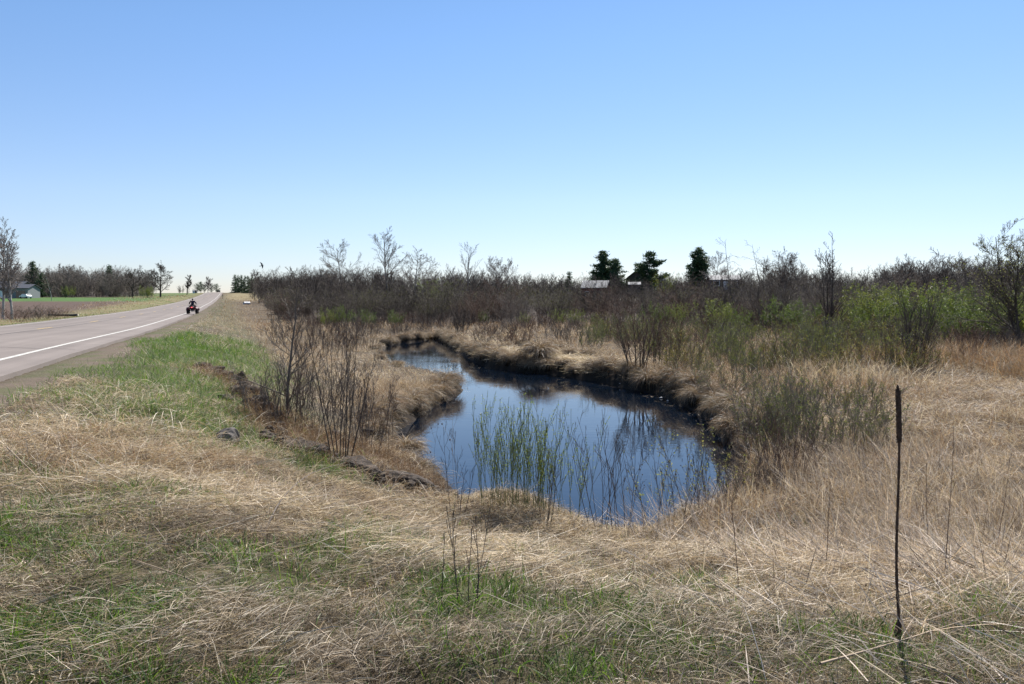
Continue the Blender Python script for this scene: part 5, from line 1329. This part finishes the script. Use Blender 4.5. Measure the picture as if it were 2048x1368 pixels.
# torso 0 pelvis 1 waist 2 chest 3 neck base 4 neck 5 skull 6 crown
N_ = [(0, -.20, .95), (0, -.19, 1.10), (0, -.13, 1.32), (0, -.10, 1.44), (0, -.08, 1.50), (0, -.05, 1.585), (0, -.06, 1.665)]
E_ = [(0, 1), (1, 2), (2, 3), (3, 4), (4, 5), (5, 6)]; R_ = [(.155, .13), (.14, .11), (.17, .12), (.10, .08), .055, (.072, .088), (.062, .075)]
for sx in (-1, 1):
    b0 = len(N_)
    N_ += [(sx * .19, -.11, 1.41), (sx * .34, -.02, 1.22), (sx * .36, .20, 1.10), (sx * .355, .265, 1.095), (sx * .10, -.17, .93), (sx * .30, .18, .88), (sx * .33, .02, .48), (sx * .34, .02, .40), (sx * .35, .17, .385)]
    E_ += [(2, b0), (b0, b0 + 1), (b0 + 1, b0 + 2), (b0 + 2, b0 + 3), (0, b0 + 4), (b0 + 4, b0 + 5), (b0 + 5, b0 + 6), (b0 + 6, b0 + 7), (b0 + 7, b0 + 8)]
    R_ += [.075, .052, .038, .033, .10, .072, .048, .045, .038]
bd = skinned('body', N_, E_, R_, M['skin'], rider)
jn = [N_[0], N_[1], N_[2], N_[3]]; je = [(0, 1), (1, 2), (2, 3)]; jr = [(.175, .15), (.165, .135), (.195, .14), (.10, .085)]
for sx in (-1, 1):
    b0 = len(jn); k0 = 7 if sx < 0 else 16
    jn += [N_[k0], N_[k0 + 1], (sx * .358, .17, 1.115)]; je += [(2, b0), (b0, b0 + 1), (b0 + 1, b0 + 2)]; jr += [.092, .068, .052]
skinned('jacket', jn, je, jr, M['jacket'], rider)
tn = [N_[0]]; te = []; tr_ = [(.17, .14)]
for sx in (-1, 1):
    b0 = len(tn); k0 = 7 if sx < 0 else 16
    tn += [N_[k0 + 4], N_[k0 + 5], N_[k0 + 6]]; te += [(0, b0), (b0, b0 + 1), (b0 + 1, b0 + 2)]; tr_ += [.115, .086, .066]
skinned('trousers', tn, te, tr_, M['trousers'], rider)
for sx in (-1, 1):
    skinned('boot', [(sx * .335, .0, .46), (sx * .34, .02, .395), (sx * .35, .20, .385)], [(0, 1), (1, 2)], [.062, .06, .048], M['rubber'], rider)
    wz = 1.095
    for k in range(4):
        x0 = sx * (.372 - .02 * k); L_ = (.066, .074, .078, .070)[k]
        skinned('finger', [(x0, .262, wz - .005), (x0, .262 + L_ * .55, wz + .012), (x0 - sx * .002, .262 + L_ * .72, wz - .018), (x0, .262 + L_ * .45, wz - .036)], [(0, 1), (1, 2), (2, 3)], [.010, .009, .009, .008], M['skin'], rider, 1)
    skinned('thumb', [(sx * .325, .235, wz - .005), (sx * .302, .262, wz - .018), (sx * .30, .29, wz - .032)], [(0, 1), (1, 2)], [.012, .010, .009], M['skin'], rider, 1)
def hair(bm):
    bmesh.ops.create_uvsphere(bm, u_segments=24, v_segments=16, radius=1)
    kill = [v for v in bm.verts if v.co.z < -.45 or (v.co.y > .55 and v.co.z < .35)]
    bmesh.ops.delete(bm, geom=kill, context='VERTS')
    for v in bm.verts: v.co = Vector((v.co.x * .088, v.co.y * .104 - .065, v.co.z * .112 + 1.632))
bm_obj('hair', hair, M['hair'], rider)
for sx in (-1, 1):
    bm_obj('ear', lambda bm: [bmesh.ops.create_uvsphere(bm, u_segments=10, v_segments=8, radius=1, matrix=Matrix.Translation((sx * .083, -.045, 1.60)) @ Matrix.Diagonal((.012, .022, .034, 1)))], M['skin'], rider)
    bm_obj('eye', lambda bm: [bmesh.ops.create_uvsphere(bm, u_segments=10, v_segments=8, radius=.011, matrix=Matrix.Translation((sx * .032, .045, 1.612)))], M['white_paint'], rider)
bm_obj('nose', lambda bm: bmesh.ops.create_cone(bm, cap_ends=True, segments=8, radius1=.017, radius2=.006, depth=.05, matrix=Matrix.Translation((0, .052, 1.588)) @ Matrix.Rotation(.35, 4, 'X')), M['skin'], rider)

bq = ray(524, 531); k = 42 / bq[1]
BX = [(-.16, 0), (-.15, 0)]
bird = link('bird', None, None) if False else None
def bird_mesh():
    bm = bmesh.new()
    prof = [(-.085, .004), (-.06, .014), (-.02, .023), (.02, .024), (.05, .017), (.068, .015), (.082, .011), (.098, .002)]
    spin_x(bm, prof, 12)
    for s_ in (-1, 1):
        le = [(.045, .015), (.055, .07), (.03, .13), (-.04, .205)]; tr = [(-.03, .015), (-.025, .07), (-.03, .12), (-.05, .205)]
        prev = None
        for (a, y), (b_, y2) in zip(le, tr):
            vv = [bm.verts.new((a, s_ * y, .012 + .15 * y)), bm.verts.new((b_, s_ * y2, .008 + .15 * y2)), bm.verts.new(((a + b_) / 2, s_ * y, .012 + .15 * y + .006))]
            if prev:
                bm.faces.new((prev[0], vv[0], vv[2], prev[2])); bm.faces.new((prev[2], vv[2], vv[1], prev[1])); bm.faces.new((prev[1], vv[1], vv[0], prev[0]))
            prev = vv
        t0 = [(-.07, .0, .004), (-.07, s_ * .012, 0), (-.165, s_ * .034, 0), (-.11, s_ * .004, .002)]
        top = [bm.verts.new(c) for c in t0]; bot = [bm.verts.new((c[0], c[1], c[2] - .004)) for c in t0]
        bm.faces.new(top); bm.faces.new(list(reversed(bot)))
        for i in range(4): bm.faces.new((top[i], bot[i], bot[(i + 1) % 4], top[(i + 1) % 4]))
    bmesh.ops.recalc_face_normals(bm, faces=bm.faces)
    me = bpy.data.meshes.new('bird'); bm.to_mesh(me); bm.free(); return me
bird = link('bird', bird_mesh(), M['bird']); bird.location = (bq[0] * k, bq[1] * k, EYE + bq[2] * k)
bird.rotation_euler = (math.radians(68), math.radians(-18), math.radians(14))
tag(bird, 'small dark swallow-like bird banking in the sky right of the road', 'bird')

# ------------------------------------------------------------------ buildings
def gable(name, label, cat, loc, rz, w_, d_, hw, hr, wall, roof, over=.35, wins=(), doors=(), chimney=None):
    """w_ along local X (ridge direction), d_ deep, wall height hw, ridge height hw + hr"""
    root = empty(name, loc, rz); tag(root, label, cat)
    def wl(bm):
        P = [(-d_ / 2, -.4), (d_ / 2, -.4), (d_ / 2, hw), (0, hw + hr), (-d_ / 2, hw)]
        A = [bm.verts.new((-w_ / 2, y, z)) for y, z in P]; B = [bm.verts.new((w_ / 2, y, z)) for y, z in P]
        bm.faces.new(list(reversed(A))); bm.faces.new(B)
        for k in range(5): bm.faces.new((A[k], A[(k + 1) % 5], B[(k + 1) % 5], B[k]))
        bmesh.ops.recalc_face_normals(bm, faces=bm.faces)
    bm_obj('wall', wl, M[wall], root, 0, False)
    def rf(bm):
        e = over; sl = hr / (d_ / 2); zt = hw + hr + .03; ze = hw - sl * e + .03; th = .14
        P = [(-d_ / 2 - e, ze), (0, zt), (d_ / 2 + e, ze), (d_ / 2 + e, ze + th), (0, zt + th), (-d_ / 2 - e, ze + th)]
        A = [bm.verts.new((-w_ / 2 - e, y, z)) for y, z in P]; B = [bm.verts.new((w_ / 2 + e, y, z)) for y, z in P]
        for R in (A, B):
            bm.faces.new((R[0], R[1], R[4], R[5])); bm.faces.new((R[1], R[2], R[3], R[4]))
        for k in range(6): bm.faces.new((A[k], A[(k + 1) % 6], B[(k + 1) % 6], B[k]))
        bmesh.ops.recalc_face_normals(bm, faces=bm.faces)
    r_ = bm_obj('roof', rf, M[roof], root, 0, False)
    if chimney: bm_obj('chimney', lambda bm: box(bm, (chimney, .3, hw + hr + .4), (.6, .6, 1.2)), M['wall_brown'], r_, .03, False)
    yf = -d_ / 2
    for x, z, a, b_ in wins:
        f_ = bm_obj('window', lambda bm: (box(bm, (x, yf - .03, z + b_ / 2 + .05), (a + .2, .09, .1)), box(bm, (x, yf - .03, z - b_ / 2 - .05), (a + .2, .09, .1)), box(bm, (x - a / 2 - .05, yf - .03, z), (.1, .08, b_)), box(bm, (x + a / 2 + .05, yf - .03, z), (.1, .08, b_))), M['white_paint'], root, 0, False)
        bm_obj('pane', lambda bm: box(bm, (x, yf - .02, z), (a, .05, b_)), M['glass'], f_, 0, False)
    for x, a, b_, mt in doors:
        dd = bm_obj('door', lambda bm: box(bm, (x, yf - .025, b_ / 2), (a, .07, b_)), M[mt], root, .01, False)
        bm_obj('handle', lambda bm: box(bm, (x + a * .38, yf - .08, b_ * .48), (.12, .05, .05)), M['steel'], dd, .005, False)
    return root
loc = far(40, 215); gable('house', 'pale blue low house with a dark roof behind the left lawn', 'house', loc, .12, 7.6, 7.0, 2.6, 1.0, 'wall_blue', 'roof_dark', wins=((-.9, 1.5, .9, .8),), doors=((2.0, 2.3, 2.0, 'glass'), (-2.6, .95, 2.0, 'white_paint')), chimney=-2)
loc = far(-12, 219); gable('house', 'long dark-roofed house wing cut by the left edge', 'house', (loc[0], loc[1] + 6, loc[2]), .02, 11, 7.5, 3.0, 1.5, 'wall_brown', 'roof_dark', wins=((2.2, 1.6, 1.2, 1.0), (-1, 1.6, 1.2, 1.0)), doors=((0.7, .95, 2.0, 'white_paint'),))
# white vehicle parked by the blue house
def car(name, label, loc, rz, mat, k=1.0):
    root = empty(name, loc, rz); root.scale = (k, k, k); tag(root, label, 'car')
    def bd_(bm):
        P = [(-2.1, .35), (-2.15, .75), (-1.6, .95), (-1.15, 1.42), (.75, 1.45), (1.25, .98), (2.0, .82), (2.1, .4)]
        rows = []
        for x, sc_ in ((-.85, .98), (-.8, 1), (.8, 1), (.85, .98)):
            rows.append([bm.verts.new((x * (1 if z < 1.1 else .86), y * sc_, z)) for y, z in P])
        for a, b_ in zip(rows[:-1], rows[1:]):
            for i in range(8): bm.faces.new((a[i], a[(i + 1) % 8], b_[(i + 1) % 8], b_[i]))
        bm.faces.new(list(reversed(rows[0]))); bm.faces.new(rows[-1]); bmesh.ops.recalc_face_normals(bm, faces=bm.faces)
    bm_obj('body', bd_, M[mat], root, .05, False)
    bm_obj('rear_window', lambda bm: box(bm, (0, -1.41, 1.20), (1.2, .03, .36), math.radians(-46)), M['glass'], root)
    bm_obj('windscreen', lambda bm: box(bm, (0, 1.04, 1.23), (1.25, .03, .5), math.radians(46)), M['glass'], root)
    for sx in (-1, 1):
        bm_obj('side_window', lambda bm: box(bm, (sx * .765, -.2, 1.2), (.03, 1.5, .3)), M['glass'], root)
        bm_obj('tail_light', lambda bm: box(bm, (sx * .62, -2.12, .72), (.28, .05, .14)), M['red_paint'], root)
        for y in (-1.3, 1.3):
            wh = empty('wheel', (sx * .78, y, .33)); wh.parent = root
            bm_obj('tyre', lambda bm: spin_x(bm, [(-.1, .2), (-.1, .31), (-.07, .33), (.07, .33), (.1, .31), (.1, .2)], 20), M['rubber'], wh)
            bm_obj('rim', lambda bm: spin_x(bm, [(-.085, .19), (.085, .19), (.11, .05)], 16), M['steel'], wh)
    return root
loc = far(53, 208); car('parked_car', 'white car parked in front of the pale blue house', loc, 1.2, 'white_paint', .8)
Yc = 452.0; car('distant_car', 'tiny dark car coming over the road crest', (-6.4 + TA * Yc, Yc, float(road_z(Yc)) + .06), math.pi + .34, 'black_plastic', 1.0)
loc = far(391, 415); gable('shed', 'small white shed on the hilltop left of the road', 'shed', (loc[0], loc[1], loc[2] - .2), .3, 2.2, 1.8, 1.3, .4, 'white_paint', 'roof_metal', .15, doors=((.6, .9, 1.7, 'wall_brown'),))
loc = far(1192, 180); z_ = EYE + ray(1192, 575)[2] * 180
gable('barn', 'dark red barn with a pale metal roof below the full pines', 'barn', (loc[0], loc[1], z_ - 3.2), -.28, 5.4, 6.0, 3.1, 1.5, 'barn_red', 'roof_metal', .3, wins=((-1.5, 1.8, .8, .8),), doors=((1.0, 2.2, 2.3, 'wall_brown'),))
loc = far(1268, 188); z_ = EYE + ray(1268, 570)[2] * 188
gable('shed', 'low shed roof peeking out of the brush between barn and open pine', 'shed', (loc[0], loc[1], z_ - 2.2), -.1, 2.6, 3, 2.2, .55, 'wall_brown', 'roof_metal', .2, doors=((0, .9, 1.8, 'wall_brown'),))
loc = far(1290, 214); z_ = EYE + ray(1290, 560)[2] * 214
gable('house', 'dark gabled house roof half hidden below the open pine', 'house', (loc[0], loc[1], z_ - 3.4), .9, 8, 7.5, 3.4, 2.6, 'wall_brown', 'roof_dark', .4, wins=((1.5, 1.7, 1, 1.1),), doors=((-1, .95, 2, 'white_paint'),))
loc = far(1446, 186); z_ = EYE + ray(1446, 558)[2] * 186
gable('house', 'long low house with a pale metal roof right of the cedar', 'house', (loc[0], loc[1], z_ - 2.6), -.10, 6.4, 5.5, 2.3, 1.0, 'wall_brown', 'roof_metal', .35, wins=((-2, 1.5, 1.2, 1), (2, 1.5, 1.2, 1)), doors=((0, .95, 2, 'white_paint'),))
# white sheet-metal culvert end and mailbox by the far road
loc = far(494, 190)
cv = empty('culvert_pipe', (loc[0], loc[1], loc[2] + .32), .9); cv.scale = (.62, .75, .75); tag(cv, 'white culvert pipe lying in the brush on the embankment right of the road', 'culvert pipe')
def pipe(bm):
    n = 24; prof = []
    for i in range(31):
        x = -1.3 + 2.6 * i / 30; prof.append((x, .42 + .02 * math.sin(i * 2.1)))
    ri = [[bm.verts.new((x, r * math.cos(k * 2 * math.pi / n), r * math.sin(k * 2 * math.pi / n))) for k in range(n)] for x, r in prof]
    for a, b_ in zip(ri[:-1], ri[1:]):
        for k in range(n): bm.faces.new((a[k], a[(k + 1) % n], b_[(k + 1) % n], b_[k]))
o = bm_obj('pipe', pipe, M['white_paint'], cv); s_ = o.modifiers.new('Solid', 'SOLIDIFY'); s_.thickness = .04
bm_obj('collar', lambda bm: spin_x(bm, [(-.1, .445), (-.08, .47), (.08, .47), (.1, .445)], 24), M['white_paint'], cv)
Ym = 262.0; mx_, my_ = -2.4 + TA * Ym, Ym
mb = empty('mailbox', (mx_, my_, tz(mx_, my_))); tag(mb, 'small mailbox on a post at the right roadside below the crest', 'mailbox')
bm_obj('post', lambda bm: box(bm, (0, 0, .5), (.12, .12, 1.05)), M['wood'], mb)
def mbx(bm):
    P = [(-.12, 0), (.12, 0), (.12, .16)] + [(.12 * math.cos(a), .16 + .12 * math.sin(a)) for a in np.linspace(.3, 2.84, 7)] + [(-.12, .16)]
    A = [bm.verts.new((x, -.28, z + 1.03)) for x, z in P]; B = [bm.verts.new((x, .28, z + 1.03)) for x, z in P]
    bm.faces.new(A); bm.faces.new(list(reversed(B)))
    for i in range(len(P)): bm.faces.new((A[i], A[(i + 1) % len(P)], B[(i + 1) % len(P)], B[i]))
    bmesh.ops.recalc_face_normals(bm, faces=bm.faces)
bm_obj('box', mbx, M['black_plastic'], mb, 0, False)
bm_obj('flag', lambda bm: box(bm, (.135, .1, 1.2), (.015, .12, .10)), M['red_paint'], mb)
# felled trunk beside the ploughed field
loc = far(140, 74); lg = empty('fallen_log', (loc[0], loc[1], loc[2] + .22), .05); tag(lg, 'dark fallen log with a pale cut end on the far verge of the road', 'log')
pts = np.array([(-1.9, .1, .05), (-1.0, 0, .02), (0, 0, 0), (.75, 0, .02)]); link('trunk', tube_mesh('trunk', [(pts, np.array([.07, .09, .11, .13]))], 12), M['wood'], lg)
bm_obj('cut_end', lambda bm: spin_x(bm, [(.73, .128), (.76, .128), (.765, .11)], 16), M['wood_pale'], lg)
# ------------------------------------------------------------------ camera, sun, sky
sc = bpy.context.scene
cd = bpy.data.cameras.new('camera'); cam = bpy.data.objects.new('camera', cd); C.objects.link(cam)
cd.sensor_width = 36; cd.lens = 36 * F / 2048; cd.clip_start = .1; cd.clip_end = 6000
cam.location = (0, 0, EYE); cam.rotation_euler = (math.pi / 2 + PITCH, 0, 0)
sc.camera = cam
SUN_EL, SUN_AZ = math.radians(50), math.radians(22)      # azimuth clockwise from the view direction (+Y)
tos = Vector((math.sin(SUN_AZ) * math.cos(SUN_EL), math.cos(SUN_AZ) * math.cos(SUN_EL), math.sin(SUN_EL)))
ld = bpy.data.lights.new('sun', 'SUN'); ld.energy = 5.0; ld.angle = math.radians(.53); ld.color = (1, .955, .89)
sun = bpy.data.objects.new('sun', ld); C.objects.link(sun); sun.rotation_euler = tos.to_track_quat('Z', 'Y').to_euler(); sun.location = (0, 0, 60)
w = bpy.data.worlds.new('World'); sc.world = w; w.use_nodes = True
nt = w.node_tree; nt.nodes.clear()
sky = nt.nodes.new('ShaderNodeTexSky'); sky.sky_type = 'NISHITA'; sky.sun_disc = False
sky.sun_elevation = SUN_EL; sky.sun_rotation = SUN_AZ
sky.altitude = 300; sky.air_density = 1.0; sky.dust_density = .15; sky.ozone_density = 2.2
bg = nt.nodes.new('ShaderNodeBackground'); bg.inputs['Strength'].default_value = .056
wo = nt.nodes.new('ShaderNodeOutputWorld')
# spring sky a touch bluer towards the horizon than the model's
tc = nt.nodes.new('ShaderNodeTexCoord'); sx_ = nt.nodes.new('ShaderNodeSeparateXYZ'); nt.links.new(tc.outputs['Generated'], sx_.inputs[0])
cr = nt.nodes.new('ShaderNodeValToRGB'); e = cr.color_ramp.elements
e[0].position = 0; e[0].color = (.47, .478, .60, 1); e[1].position = .55; e[1].color = (.44, .585, .66, 1)
for p_, c_ in ((.12, (.565, .565, .632, 1)), (.3, (.525, .605, .69, 1))):
    k_ = e.new(p_); k_.color = c_
nt.links.new(sx_.outputs['Z'], cr.inputs['Fac'])
mu = nt.nodes.new('ShaderNodeMix'); mu.data_type = 'RGBA'; mu.blend_type = 'MULTIPLY'; mu.inputs[0].default_value = 1
nt.links.new(sky.outputs['Color'], mu.inputs[6]); nt.links.new(cr.outputs['Color'], mu.inputs[7])
gn = nt.nodes.new('ShaderNodeVectorMath'); gn.operation = 'SCALE'; gn.inputs['Scale'].default_value = 2.0
nt.links.new(mu.outputs[2], gn.inputs[0]); nt.links.new(gn.outputs[0], bg.inputs['Color'])
nt.links.new(bg.outputs['Background'], wo.inputs['Surface'])
sc.view_settings.view_transform = 'Standard'; sc.view_settings.look = 'None'
sc.view_settings.exposure = .93; sc.view_settings.gamma = 1
sc.render.engine = 'CYCLES'
sc.cycles.max_bounces = 6; sc.cycles.diffuse_bounces = 3; sc.cycles.glossy_bounces = 3; sc.cycles.transmission_bounces = 4
sc.cycles.caustics_reflective = False; sc.cycles.caustics_refractive = False
